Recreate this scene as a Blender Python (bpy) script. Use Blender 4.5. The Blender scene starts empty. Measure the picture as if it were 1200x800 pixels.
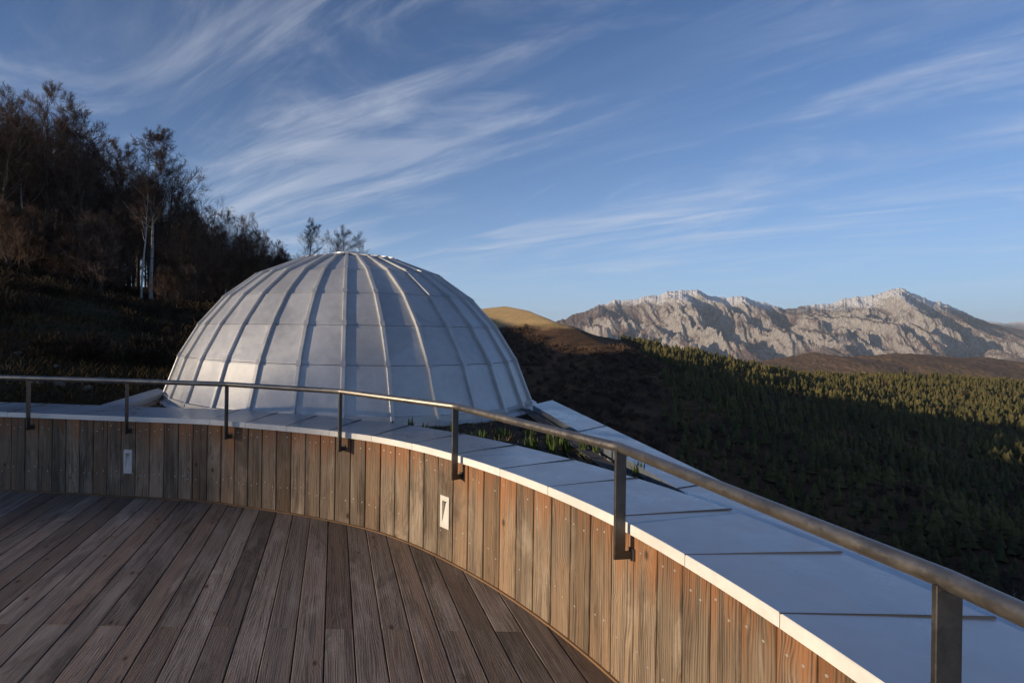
import bpy, math, random
import numpy as np
from mathutils import Vector, Matrix

# ------------------------------------------------------------------ camera, sky, sun, exposure
scn = bpy.context.scene
COL = scn.collection
SUN_ELEV = math.radians(10.0)
SUN_A = math.radians(74.0)            # azimuth of the sun: from "behind the camera" round to the left
TO_SUN = Vector((-math.sin(SUN_A) * math.cos(SUN_ELEV), -math.cos(SUN_A) * math.cos(SUN_ELEV), math.sin(SUN_ELEV)))

cam_d = bpy.data.cameras.new('camera')
cam = bpy.data.objects.new('camera', cam_d)
COL.objects.link(cam)
cam.location = (0, 0, 1.55)
cam.rotation_euler = Matrix.Rotation(math.radians(90), 3, 'X').to_euler()
cam.rotation_euler = (Matrix.Rotation(math.radians(90), 3, 'X') @ Matrix.Rotation(math.radians(0.8), 3, 'Z')).to_euler()
cam_d.sensor_width = 36
cam_d.lens = 18.6
cam_d.shift_x = 208 / 1200
cam_d.shift_y = -14 / 1200
cam_d.clip_start = 0.05
cam_d.clip_end = 120000
scn.camera = cam

world = bpy.data.worlds.new('World')
scn.world = world
world.use_nodes = True
wn = world.node_tree.nodes
wl = world.node_tree.links
wn.clear()


def wnode(t, **kw):
    n = wn.new(t)
    for k, v in kw.items():
        setattr(n, k, v)
    return n


def wmath(op, a, b=None, c=None):
    n = wnode('ShaderNodeMath', operation=op)
    for i, v in enumerate((a, b, c)):
        if v is None:
            continue
        if isinstance(v, (int, float)):
            n.inputs[i].default_value = v
        else:
            wl.new(v, n.inputs[i])
    return n.outputs[0]


sky = wnode('ShaderNodeTexSky', sky_type='NISHITA')
sky.sun_disc = False
sky.sun_elevation = SUN_ELEV
# Blender: sun_rotation 0 puts the sun towards +Y, positive turns clockwise seen from above
sky.sun_rotation = math.atan2(TO_SUN.x, TO_SUN.y)
sky.altitude = 2600
sky.air_density = 1.0
sky.dust_density = 0.1
sky.ozone_density = 6.0
tc = wnode('ShaderNodeTexCoord')
sep = wnode('ShaderNodeSeparateXYZ')
wl.new(tc.outputs['Generated'], sep.inputs[0])
dx, dy, dz = sep.outputs
den = wmath('ADD', wmath('MAXIMUM', dz, 0.0), 0.10)
px_ = wmath('DIVIDE', dx, den)
py_ = wmath('DIVIDE', dy, den)
SA, SB = -0.67, 0.74                   # direction the cirrus streaks run to
uu = wmath('ADD', wmath('MULTIPLY', px_, SA), wmath('MULTIPLY', py_, SB))
vv = wmath('SUBTRACT', wmath('MULTIPLY', px_, SB), wmath('MULTIPLY', py_, SA))


def cloud(su, sv, seed, detail, rough, dist):
    cb = wnode('ShaderNodeCombineXYZ')
    wl.new(wmath('MULTIPLY', uu, su), cb.inputs[0])
    wl.new(wmath('MULTIPLY', vv, sv), cb.inputs[1])
    cb.inputs[2].default_value = seed
    n = wnode('ShaderNodeTexNoise')
    n.inputs['Scale'].default_value = 1.0
    n.inputs['Detail'].default_value = detail
    n.inputs['Roughness'].default_value = rough
    n.inputs['Distortion'].default_value = dist
    wl.new(cb.outputs[0], n.inputs['Vector'])
    return n.outputs['Fac']


def wramp(val, a, b):
    n = wnode('ShaderNodeMapRange', interpolation_type='SMOOTHSTEP')
    wl.new(val, n.inputs[0])
    n.inputs[1].default_value = a
    n.inputs[2].default_value = b
    return n.outputs[0]


big = wramp(cloud(0.40, 0.75, 51.7, 3, 0.5, 0.5), 0.38, 0.60)
fib = wramp(cloud(0.55, 2.6, 29.0, 7, 0.62, 0.9), 0.42, 0.80)
thin = wramp(cloud(0.8, 1.3, 6.4, 7, 0.62, 1.2), 0.46, 0.74)
mask = wmath('ADD', wmath('MULTIPLY', big, fib), wmath('MULTIPLY', thin, 0.55))
mask = wmath('MULTIPLY', wmath('MINIMUM', mask, 1.0), 0.56)
# single streaks thin out into the horizon, the even veil between them thickens with the longer path
mask = wmath('MULTIPLY', mask, wramp(dz, 0.02, 0.16))
veil = wmath('ADD', wmath('MULTIPLY', wmath('POWER', 2.718, wmath('MULTIPLY', wmath('MAXIMUM', dz, 0.0), -5.5)), 0.84), 0.02)
mixv = wnode('ShaderNodeMix', data_type='RGBA', blend_type='MIX')
wl.new(veil, mixv.inputs['Factor'])
wl.new(sky.outputs[0], mixv.inputs['A'])
mixv.inputs['B'].default_value = (4.0, 5.4, 6.9, 1)
mixc = wnode('ShaderNodeMix', data_type='RGBA', blend_type='MIX')
wl.new(mask, mixc.inputs['Factor'])
wl.new(mixv.outputs['Result'], mixc.inputs['A'])
mixc.inputs['B'].default_value = (5.4, 5.7, 6.4, 1)
bg = wnode('ShaderNodeBackground')
bg.inputs['Strength'].default_value = 0.12
wl.new(mixc.outputs['Result'], bg.inputs['Color'])
wo = wnode('ShaderNodeOutputWorld')
wl.new(bg.outputs[0], wo.inputs['Surface'])

sun_d = bpy.data.lights.new('sun', 'SUN')
sun_d.energy = 5.0
sun_d.angle = math.radians(0.53)
sun_d.color = (1.0, 0.79, 0.54)
sun = bpy.data.objects.new('sun', sun_d)
COL.objects.link(sun)
sun.rotation_euler = TO_SUN.to_track_quat('Z', 'Y').to_euler()
sun.location = TO_SUN * 60

vs = scn.view_settings
vs.view_transform = 'Standard'
vs.look = 'None'
vs.gamma = 1
vs.use_curve_mapping = False
vs.exposure = 0.1
scn.render.engine = 'CYCLES'
scn.cycles.use_denoising = True
scn.cycles.max_bounces = 6
scn.cycles.volume_bounces = 0
scn.cycles.use_adaptive_sampling = True
scn.cycles.adaptive_threshold = 0.02


# ------------------------------------------------------------------ helpers
class MB:
    def __init__(self):
        self.v = []
        self.f = []
        self.m = []

    def poly(self, pts, m=0):
        i = len(self.v)
        self.v += [tuple(p) for p in pts]
        self.f.append(tuple(range(i, i + len(pts))))
        self.m.append(m)

    def quadstrip(self, loops, closed=True, caps=True, m=0):
        """loops: list of point loops of equal length, joined one to the next"""
        n = len(loops[0])
        i0 = len(self.v)
        for L in loops:
            self.v += [tuple(p) for p in L]
        rng = n if closed else n - 1
        for k in range(len(loops) - 1):
            a, b = i0 + k * n, i0 + (k + 1) * n
            for j in range(rng):
                j2 = (j + 1) % n
                self.f.append((a + j, a + j2, b + j2, b + j))
                self.m.append(m)
        if caps and closed:
            self.f.append(tuple(i0 + j for j in reversed(range(n))))
            self.m.append(m)
            e = i0 + (len(loops) - 1) * n
            self.f.append(tuple(e + j for j in range(n)))
            self.m.append(m)

    def box(self, c, s, m=0, rot=0.0):
        cx, cy, cz = c
        hx, hy, hz = s[0] / 2, s[1] / 2, s[2] / 2
        ca, sa = math.cos(rot), math.sin(rot)

        def P(x, y, z):
            return (cx + x * ca - y * sa, cy + x * sa + y * ca, cz + z)
        lo = [P(-hx, -hy, -hz), P(hx, -hy, -hz), P(hx, hy, -hz), P(-hx, hy, -hz)]
        hi = [P(-hx, -hy, hz), P(hx, -hy, hz), P(hx, hy, hz), P(-hx, hy, hz)]
        self.quadstrip([lo, hi], m=m)

    def tube(self, pts, rad, n=8, caps=True, m=0):
        pts = [Vector(p) for p in pts]
        loops = []
        for i, p in enumerate(pts):
            if i == 0:
                d = pts[1] - p
                sc = 1
            elif i == len(pts) - 1:
                d = p - pts[i - 1]
                sc = 1
            else:
                a = (p - pts[i - 1]).normalized()
                b = (pts[i + 1] - p).normalized()
                d = a + b
                sc = 1 / max(0.6, math.cos(a.angle(b, 0) / 2))
            d.normalize()
            up = Vector((0, 0, 1)) if abs(d.z) < 0.95 else Vector((1, 0, 0))
            s = d.cross(up).normalized()
            t = s.cross(d).normalized()
            r = rad[i] if hasattr(rad, '__len__') else rad
            loops.append([p + (s * math.cos(2 * math.pi * k / n) * sc + t * math.sin(2 * math.pi * k / n)) * r for k in range(n)])
        self.quadstrip(loops, caps=caps, m=m)

    def mesh(self, name, mats, smooth=False, autosm=None):
        me = bpy.data.meshes.new(name)
        me.from_pydata(self.v, [], self.f)
        if not isinstance(mats, (list, tuple)):
            mats = [mats]
        for mt in mats:
            me.materials.append(mt)
        if len(mats) > 1:
            me.polygons.foreach_set('material_index', self.m)
        if smooth:
            me.polygons.foreach_set('use_smooth', [True] * len(me.polygons))
        me.update()
        return me

    def build(self, name, mats, parent=None, smooth=False):
        return link(name, self.mesh(name, mats, smooth), parent)


def link(name, data, parent=None, loc=None, rotz=None):
    o = bpy.data.objects.new(name, data)
    COL.objects.link(o)
    if parent is not None:
        o.parent = parent
    if loc is not None:
        o.location = loc
    if rotz is not None:
        o.rotation_euler = (0, 0, rotz)
    return o


def tag(o, label=None, cat=None, group=None, kind=None):
    if label:
        o['label'] = label
    if cat:
        o['category'] = cat
    if group:
        o['group'] = group
    if kind:
        o['kind'] = kind
    return o


def thing(name, loc, label, cat, group=None, rotz=0.0):
    o = link(name, None, None, loc, rotz)
    o.empty_display_size = 0.2
    return tag(o, label, cat, group)


def np_mesh(name, V, F, mats, smooth=False, mi=None):
    """V (n,3) float, F (m,k) int with constant k"""
    V = np.asarray(V, dtype=np.float32)
    F = np.asarray(F, dtype=np.int32)
    k = F.shape[1]
    me = bpy.data.meshes.new(name)
    me.vertices.add(len(V))
    me.vertices.foreach_set('co', V.ravel())
    me.loops.add(F.size)
    me.loops.foreach_set('vertex_index', F.ravel())
    me.polygons.add(len(F))
    me.polygons.foreach_set('loop_start', np.arange(0, F.size, k, dtype=np.int32))
    me.polygons.foreach_set('loop_total', np.full(len(F), k, dtype=np.int32))
    for mt in (mats if isinstance(mats, (list, tuple)) else [mats]):
        me.materials.append(mt)
    if mi is not None:
        me.polygons.foreach_set('material_index', np.asarray(mi, dtype=np.int32))
    me.polygons.foreach_set('use_smooth', np.full(len(F), smooth, dtype=bool))
    me.update(calc_edges=True)
    me.validate()
    return me


def grid_faces(nr, nc, wrap=False):
    i = np.arange(nr - 1)[:, None]
    j = np.arange(nc if wrap else nc - 1)[None, :]
    j2 = (j + 1) % nc
    a = i * nc + j
    b = i * nc + j2
    c = (i + 1) * nc + j2
    d = (i + 1) * nc + j
    return np.stack([a, b, c, d], -1).reshape(-1, 4)


# ---- vectorised gradient noise
_rs = np.random.RandomState(7)
_perm = _rs.permutation(256)
_perm = np.concatenate([_perm, _perm])
_ang = _rs.rand(256) * 2 * np.pi
_gx, _gy = np.cos(_ang), np.sin(_ang)


def perlin(x, y):
    x = np.asarray(x, float)
    y = np.asarray(y, float)
    xi = np.floor(x).astype(int)
    yi = np.floor(y).astype(int)
    xf, yf = x - xi, y - yi
    u = xf * xf * xf * (xf * (xf * 6 - 15) + 10)
    v = yf * yf * yf * (yf * (yf * 6 - 15) + 10)

    def g(ix, iy, fx, fy):
        h = _perm[(_perm[ix & 255] + iy) & 255]
        return _gx[h] * fx + _gy[h] * fy
    n00 = g(xi, yi, xf, yf)
    n10 = g(xi + 1, yi, xf - 1, yf)
    n01 = g(xi, yi + 1, xf, yf - 1)
    n11 = g(xi + 1, yi + 1, xf - 1, yf - 1)
    a = n00 + u * (n10 - n00)
    b = n01 + u * (n11 - n01)
    return (a + v * (b - a)) * 1.5


def fbm(x, y, o=5, g=0.5):
    s = 0
    a = 1
    for k in range(o):
        s = s + a * perlin(x * 2 ** k + 13.1 * k, y * 2 ** k - 7.7 * k)
        a *= g
    return s


def ridged(x, y, o=6, g=0.5):
    s = 0
    a = 1
    w = 1
    for k in range(o):
        n = 1 - np.abs(perlin(x * 2.03 ** k + 5.3 * k, y * 2.03 ** k + 9.1 * k))
        n = n * n * w
        s = s + a * n
        w = np.clip(n * 1.6, 0, 1)
        a *= g
    return s


def sstep(a, b, x):
    t = np.clip((x - a) / (b - a), 0, 1)
    return t * t * (3 - 2 * t)


# ---- materials
def newmat(name):
    m = bpy.data.materials.new(name)
    m.use_nodes = True
    nt = m.node_tree
    return m, nt, nt.nodes, nt.links, nt.nodes['Principled BSDF']


class NT:
    """tiny node helper"""
    def __init__(self, name):
        self.m, self.nt, self.n, self.l, self.b = newmat(name)

    def node(self, t, **kw):
        n = self.n.new(t)
        for k, v in kw.items():
            setattr(n, k, v)
        return n

    def put(self, sock, v):
        if isinstance(v, bpy.types.NodeSocket):
            self.l.new(v, sock)
        elif isinstance(v, (tuple, list)) and sock.type == 'RGBA' and len(v) == 3:
            sock.default_value = (*v, 1)
        else:
            sock.default_value = v

    def math(self, op, *a):
        n = self.node('ShaderNodeMath', operation=op)
        for i, v in enumerate(a):
            self.put(n.inputs[i], v)
        return n.outputs[0]

    def noise(self, vec, scale=1, detail=4, rough=0.55, dist=0.0):
        n = self.node('ShaderNodeTexNoise')
        self.put(n.inputs['Scale'], scale)
        self.put(n.inputs['Detail'], detail)
        self.put(n.inputs['Roughness'], rough)
        self.put(n.inputs['Distortion'], dist)
        if vec is not None:
            self.l.new(vec, n.inputs['Vector'])
        return n.outputs['Fac']

    def vec(self, src, scale=(1, 1, 1), off=None):
        n = self.node('ShaderNodeVectorMath', operation='MULTIPLY')
        self.l.new(src, n.inputs[0])
        n.inputs[1].default_value = scale
        if off is None:
            return n.outputs[0]
        a = self.node('ShaderNodeVectorMath', operation='ADD')
        self.l.new(n.outputs[0], a.inputs[0])
        self.put(a.inputs[1], off)
        return a.outputs[0]

    def ramp(self, v, a, b, lo=0.0, hi=1.0):
        n = self.node('ShaderNodeMapRange', interpolation_type='SMOOTHSTEP')
        self.put(n.inputs[0], v)
        n.inputs[1].default_value = a
        n.inputs[2].default_value = b
        n.inputs[3].default_value = lo
        n.inputs[4].default_value = hi
        return n.outputs[0]

    def mix(self, f, a, b, blend='MIX'):
        n = self.node('ShaderNodeMix', data_type='RGBA', blend_type=blend)
        self.put(n.inputs['Factor'], f)
        self.put(n.inputs['A'], a)
        self.put(n.inputs['B'], b)
        return n.outputs['Result']

    def bump(self, h, strength=0.3, dist=0.01):
        n = self.node('ShaderNodeBump')
        n.inputs['Strength'].default_value = strength
        n.inputs['Distance'].default_value = dist
        self.l.new(h, n.inputs['Height'])
        self.l.new(n.outputs[0], self.b.inputs['Normal'])

    def obj(self):
        return self.node('ShaderNodeTexCoord').outputs['Object']

    def pos(self):
        return self.node('ShaderNodeNewGeometry').outputs['Position']

    def rnd(self):
        return self.node('ShaderNodeObjectInfo').outputs['Random']

    def out(self, col, rough=0.6, metal=0.0, spec=None):
        self.put(self.b.inputs['Base Color'], col)
        self.put(self.b.inputs['Roughness'], rough)
        self.put(self.b.inputs['Metallic'], metal)
        if spec is not None:
            self.put(self.b.inputs['Specular IOR Level'], spec)
        return self.m


def wood_mat(name, axis, c_dark, c_mid, c_light, c_warm, top_stain, rough):
    """weathered softwood: growth rings drawn out along the board, knots, grey blotches, drip stains"""
    t = NT(name)
    o = t.obj()
    r = t.rnd()
    offs = t.node('ShaderNodeCombineXYZ')
    t.put(offs.inputs[0], t.math('MULTIPLY', r, 37.0))
    t.put(offs.inputs[1], t.math('MULTIPLY', r, 91.0))
    t.put(offs.inputs[2], t.math('MULTIPLY', r, 53.0))
    base = t.vec(o, (1, 1, 1), offs.outputs[0])

    def stretch(across, along):
        v = [across] * 3
        v[axis] = along
        return t.vec(base, tuple(v))
    warp = t.noise(stretch(9, 1.3), 1.0, 3, 0.5, 0.3)
    sx = t.node('ShaderNodeSeparateXYZ')
    t.l.new(base, sx.inputs[0])
    # knots
    kv = t.node('ShaderNodeTexVoronoi', feature='F1')
    t.l.new(stretch(8.5, 4.6), kv.inputs['Vector'])
    kv.inputs['Scale'].default_value = 1.0
    kh = t.node('ShaderNodeSeparateColor')
    t.l.new(kv.outputs['Color'], kh.inputs[0])
    kon = t.ramp(kh.outputs[0], 0.60, 0.64)
    knot = t.math('MULTIPLY', t.ramp(kv.outputs['Distance'], 0.05, 0.15, 1, 0), kon)
    halo = t.math('MULTIPLY', t.ramp(kv.outputs['Distance'], 0.10, 0.42, 1, 0), kon)
    ph = t.math('ADD', t.math('MULTIPLY', sx.outputs[0], 520.0), t.math('MULTIPLY', warp, 44.0))
    ph = t.math('ADD', ph, t.math('MULTIPLY', halo, 9.0))
    ring = t.math('ADD', t.math('MULTIPLY', t.math('SINE', ph), 0.5), 0.5)
    fine = t.noise(stretch(150, 3.0), 1.0, 4, 0.7, 0.2)
    streak = t.noise(stretch(30, 0.9), 1.0, 5, 0.65, 0.4)
    blot = t.noise(stretch(7, 2.2), 1.0, 5, 0.62, 0.6)
    f = t.math('ADD', t.math('MULTIPLY', ring, 0.13), t.math('ADD', t.math('MULTIPLY', streak, 0.58), t.math('MULTIPLY', fine, 0.38)))
    col = t.mix(t.ramp(f, 0.40, 0.64), c_dark, c_mid)
    col = t.mix(t.math('MULTIPLY', t.ramp(blot, 0.47, 0.70), 0.8), col, t.mix(t.ramp(f, 0.4, 0.65), c_mid, c_light))
    r2 = t.math('FRACT', t.math('MULTIPLY', r, 7.31))
    r3 = t.math('FRACT', t.math('MULTIPLY', r, 23.7))
    warmf = t.math('MULTIPLY', t.ramp(t.math('ADD', streak, t.math('MULTIPLY', t.math('SUBTRACT', r2, 0.5), 0.35)), 0.44, 0.66), 0.6)
    col = t.mix(warmf, col, t.mix(t.ramp(f, 0.38, 0.66), tuple(c * 0.5 for c in c_warm), c_warm))
    stain = t.noise(stretch(3.5, 1.1), 1.0, 5, 0.7, 0.8)
    col = t.mix(t.math('MULTIPLY', t.ramp(stain, 0.52, 0.68), 0.7), col, tuple(c * 0.85 for c in c_dark))
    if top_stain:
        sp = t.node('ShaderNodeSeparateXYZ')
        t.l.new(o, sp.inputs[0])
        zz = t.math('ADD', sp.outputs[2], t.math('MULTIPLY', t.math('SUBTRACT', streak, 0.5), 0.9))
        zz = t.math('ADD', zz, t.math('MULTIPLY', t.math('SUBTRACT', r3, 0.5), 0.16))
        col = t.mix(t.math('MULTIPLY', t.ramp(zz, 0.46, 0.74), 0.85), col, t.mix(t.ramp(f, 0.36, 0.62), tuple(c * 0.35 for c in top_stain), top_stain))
    col = t.mix(t.math('MULTIPLY', halo, 0.35), col, c_warm)
    col = t.mix(t.math('MULTIPLY', knot, 0.85), col, tuple(c * 0.4 for c in c_dark))
    hs = t.node('ShaderNodeHueSaturation')
    t.put(hs.inputs['Value'], t.math('ADD', t.math('MULTIPLY', r3, 0.62), 0.66))
    t.l.new(col, hs.inputs['Color'])
    t.bump(t.math('ADD', t.math('MULTIPLY', f, 1.0), t.math('MULTIPLY', fine, 0.8)), 0.6, 0.004)
    return t.out(hs.outputs[0], t.ramp(blot, 0.3, 0.7, rough - 0.08, rough + 0.1), 0, 0.3)


M = {}
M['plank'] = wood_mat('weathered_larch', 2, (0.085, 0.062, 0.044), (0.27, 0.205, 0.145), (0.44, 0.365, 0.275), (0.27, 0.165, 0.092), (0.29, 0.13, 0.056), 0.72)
M['deck'] = wood_mat('weathered_deck', 1, (0.085, 0.067, 0.056), (0.24, 0.20, 0.17), (0.30, 0.262, 0.238), (0.19, 0.122, 0.084), None, 0.62)


def metal_mat(name, base, rough, metal, var=0.12, scale=3.0):
    t = NT(name)
    o = t.pos()
    n1 = t.noise(o, scale, 5, 0.6, 0.3)
    n2 = t.noise(o, scale * 9, 4, 0.6)
    f = t.math('ADD', t.math('MULTIPLY', n1, 0.7), t.math('MULTIPLY', n2, 0.3))
    hi = tuple(min(1, c * (1 + var)) for c in base)
    lo = tuple(c * (1 - var) for c in base)
    col = t.mix(t.ramp(f, 0.35, 0.65), lo, hi)
    # dried water marks and dust
    n3 = t.noise(o, scale * 4.3, 6, 0.72, 0.8)
    col = t.mix(t.math('MULTIPLY', t.ramp(n3, 0.56, 0.70), 0.30), col, tuple(min(1, c * 1.25) for c in base))
    n4 = t.noise(t.vec(o, (1, 1, 0.3)), scale * 14, 5, 0.7, 0.5)
    col = t.mix(t.math('MULTIPLY', t.ramp(n4, 0.60, 0.74), 0.28), col, tuple(c * 0.55 for c in base))
    f = t.math('ADD', t.math('MULTIPLY', f, 0.6), t.math('MULTIPLY', n3, 0.4))
    hs = t.node('ShaderNodeHueSaturation')
    t.put(hs.inputs['Value'], t.math('ADD', t.math('MULTIPLY', t.rnd(), 0.10), 0.95))
    t.l.new(col, hs.inputs['Color'])
    t.bump(n1, 0.12, 0.01)
    return t.out(hs.outputs[0], t.ramp(f, 0.35, 0.65, rough - 0.10, rough + 0.12), metal)


M['cap'] = metal_mat('cap_sheet', (0.325, 0.37, 0.425), 0.33, 0.6, 0.09, 1.6)
M['lip_sunlit'] = metal_mat('cap_lip_sunlit', (0.74, 0.73, 0.69), 0.55, 0.0, 0.08, 3.0)  # lip is cap metal too; its sunlight is put into this paler colour
M['dome'] = metal_mat('dome_sheet', (0.46, 0.47, 0.485), 0.47, 0.40, 0.13, 1.3)
M['rib'] = metal_mat('dome_rib', (0.48, 0.485, 0.49), 0.45, 0.4, 0.1, 4)
M['steel'] = metal_mat('brushed_steel', (0.27, 0.25, 0.225), 0.42, 0.9, 0.16, 9)
M['post'] = metal_mat('post_steel', (0.10, 0.095, 0.09), 0.5, 0.8, 0.2, 11)
M['white'] = metal_mat('lamp_frame', (0.62, 0.60, 0.55), 0.5, 0.0, 0.06, 20)


def plain(name, col, rough=0.8, metal=0.0, var=0.25, scale=2.0, coord='pos', bump=None, col2=None):
    t = NT(name)
    o = t.pos() if coord == 'pos' else t.obj()
    n1 = t.noise(o, scale, 5, 0.6, 0.2)
    c2 = col2 if col2 else tuple(c * (1 - var) for c in col)
    c = t.mix(t.ramp(n1, 0.35, 0.65), c2, col)
    hs = t.node('ShaderNodeHueSaturation')
    t.put(hs.inputs['Value'], t.math('ADD', t.math('MULTIPLY', t.rnd(), 0.3), 0.85))
    t.l.new(c, hs.inputs['Color'])
    if bump:
        t.bump(n1, bump[0], bump[1])
    return t.out(hs.outputs[0], rough, metal, 0.25)


M['dark'] = plain('dark_underlay', (0.025, 0.024, 0.023), 0.9)
M['seam'] = plain('seam_fold', (0.10, 0.095, 0.09), 0.6, 0.3)
M['trim'] = plain('foot_trim', (0.20, 0.12, 0.065), 0.8)
M['screw'] = plain('screw_head', (0.75, 0.72, 0.66), 0.3, 0.6)
M['soil'] = plain('soil', (0.055, 0.040, 0.028), 0.95, 0, 0.5, 14, 'pos', (0.6, 0.03), (0.02, 0.016, 0.012))
M['shoot'] = plain('green_shoot', (0.060, 0.095, 0.022), 0.6, 0, 0.5, 9)
M['straw'] = plain('dry_straw', (0.30, 0.20, 0.10), 0.8, 0, 0.5, 20)
M['mulch'] = plain('mulch', (0.10, 0.065, 0.04), 0.9, 0, 0.7, 30)
M['facade'] = plain('plaster', (0.32, 0.30, 0.28), 0.85)
M['grate'] = plain('galvanised_grate', (0.12, 0.12, 0.125), 0.5, 0.5)

# ------------------------------------------------------------------ terrace curve (plan)
CTRL = [(-3.13, 4.965), (-1.88, 4.815), (-1.09, 4.705), (-0.756, 4.585), (-0.38, 4.448), (-0.02, 4.285), (0.312, 4.09),
        (0.58, 3.835), (0.809, 3.52), (1.007, 3.165), (1.156, 2.80), (1.275, 2.37), (1.325, 1.965), (1.336, 1.557),
        (1.322, 1.25), (1.22, 0.3), (0.85, -0.9), (0.1, -2.0), (-1.0, -2.75), (-2.4, -2.95), (-4.6, -2.6), (-6.9, -1.6),
        (-8.3, 0.2), (-8.75, 2.3), (-8.2, 4.1), (-6.9, 5.0), (-5.2, 5.12)]


def closed_spline(P, n=1600):
    P = np.array(P, float)
    N = len(P)
    out = []
    per = max(2, n // N)
    for i in range(N):
        p0, p1, p2, p3 = P[i - 1], P[i], P[(i + 1) % N], P[(i + 2) % N]
        t0 = 0
        t1 = t0 + np.linalg.norm(p1 - p0) ** 0.5
        t2 = t1 + np.linalg.norm(p2 - p1) ** 0.5
        t3 = t2 + np.linalg.norm(p3 - p2) ** 0.5
        for t in np.linspace(t1, t2, per, endpoint=False):
            A1 = (t1 - t) / (t1 - t0) * p0 + (t - t0) / (t1 - t0) * p1
            A2 = (t2 - t) / (t2 - t1) * p1 + (t - t1) / (t2 - t1) * p2
            A3 = (t3 - t) / (t3 - t2) * p2 + (t - t2) / (t3 - t2) * p3
            B1 = (t2 - t) / (t2 - t0) * A1 + (t - t0) / (t2 - t0) * A2
            B2 = (t3 - t) / (t3 - t1) * A2 + (t - t1) / (t3 - t1) * A3
            out.append((t2 - t) / (t2 - t1) * B1 + (t - t1) / (t2 - t1) * B2)
    return np.array(out)


def resample(C, n):
    D = np.vstack([C, C[:1]])
    s = np.concatenate([[0], np.cumsum(np.linalg.norm(np.diff(D, axis=0), axis=1))])
    q = np.linspace(0, s[-1], n, endpoint=False)
    return np.stack([np.interp(q, s, D[:, 0]), np.interp(q, s, D[:, 1])], 1), s[-1]


CURVE, CLEN = resample(closed_spline(CTRL), 2400)
for _ in range(60):                                  # iron out the small measuring wobble
    CURVE = 0.5 * CURVE + 0.25 * (np.roll(CURVE, 1, 0) + np.roll(CURVE, -1, 0))
CURVE, CLEN = resample(CURVE, 2400)
TAN = np.roll(CURVE, -1, 0) - np.roll(CURVE, 1, 0)
TAN /= np.linalg.norm(TAN, axis=1)[:, None]
NRM = np.stack([-TAN[:, 1], TAN[:, 0]], 1)           # the curve runs clockwise: left normal points outwards
if np.mean(np.sum(NRM * (CURVE - CURVE.mean(0)), 1)) < 0:
    NRM = -NRM


def at(s, off=0.0):
    k = (s / CLEN) % 1.0 * len(CURVE)
    i = int(k) % len(CURVE)
    f = k - int(k)
    j = (i + 1) % len(CURVE)
    p = CURVE[i] * (1 - f) + CURVE[j] * f
    n = NRM[i] * (1 - f) + NRM[j] * f
    n = n / np.linalg.norm(n)
    return p + n * off, n


def s_near(x, y):
    return np.argmin((CURVE[:, 0] - x) ** 2 + (CURVE[:, 1] - y) ** 2) / len(CURVE) * CLEN


def pt3(s, off, z):
    p, n = at(s, off)
    return (p[0], p[1], z)


WALL_TOP = 0.69
CAP_Z = 0.735
# ------------------------------------------------------------------ deck
deck = MB()
ring = CURVE[::20] + NRM[::20] * 0.3
deck.poly([(p[0], p[1], -0.06) for p in ring[::-1]])
deck_o = tag(deck.build('deck', M['dark']), 'weathered grey brown timber deck of long parallel boards', None, None, 'structure')

PITCH = 0.1468
GAP = 0.0055


def y_hits(x):
    A = CURVE
    B = np.roll(CURVE, -1, 0)
    k = np.where((A[:, 0] - x) * (B[:, 0] - x) <= 0)[0]
    if len(k) < 2:
        return None
    ys = A[k, 1]
    return ys.min(), ys.max()


rng = random.Random(3)
k0 = int((-8.9) / PITCH) - 1
for k in range(k0, 12):
    xa = -0.028 + k * PITCH + GAP / 2
    xb = xa + PITCH - GAP
    ha, hb = y_hits(xa), y_hits(xb)
    if ha is None and hb is None:
        continue
    if ha is None:
        ha = (hb[0] + hb[1]) / 2 - 0.05, (hb[0] + hb[1]) / 2 + 0.05
    if hb is None:
        hb = (ha[0] + ha[1]) / 2 - 0.05, (ha[0] + ha[1]) / 2 + 0.05
    lo = (ha[0] - 0.015, hb[0] - 0.015)
    hi = (ha[1] + 0.015, hb[1] + 0.015)
    cuts = [2.745 + rng.uniform(-0.004, 0.004)] if k % 2 == 0 else [0.62]
    cuts = [c for c in cuts if max(lo) + 0.4 < c < min(hi) - 0.3]
    ends = [lo] + [(c, c) for c in cuts] + [hi]
    for q in range(len(ends) - 1):
        ya, yb = ends[q], ends[q + 1]
        g0 = 0.0012 if q > 0 else 0
        g1 = 0.0012 if q < len(ends) - 2 else 0
        cx = (xa + xb) / 2
        cy = (ya[0] + yb[1]) / 2
        dz = rng.uniform(-0.0012, 0.0012)
        ch = 0.003
        w = (xb - xa) / 2

        def prof(yl, yr, g):
            def Y(x):
                return yl + (yr - yl) * (x + w) / (2 * w) - cy + g
            return [(-w, Y(-w), -0.035), (w, Y(w), -0.035), (w, Y(w), -ch + dz), (w - ch, Y(w - ch), dz), (-w + ch, Y(-w + ch), dz), (-w, Y(-w), -ch + dz)]
        b = MB()
        b.quadstrip([prof(ya[0], ya[1], g0), prof(yb[0], yb[1], -g1)])
        o = link('deck_board', b.mesh('deck_board', M['deck']), deck_o, (cx, cy, 0))

# ------------------------------------------------------------------ curved parapet: core, planks, cap panels, seams, screws
par = thing('terrace_parapet', (0.6, 3.9, 0), 'curved timber clad parapet wall with pale metal capping round the deck', 'wall')
PINV = Matrix.Translation((-0.6, -3.9, 0))


def under(o, parent):
    o.parent = parent
    o.matrix_parent_inverse = PINV if parent is par else parent.matrix_world.inverted()
    return o


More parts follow.
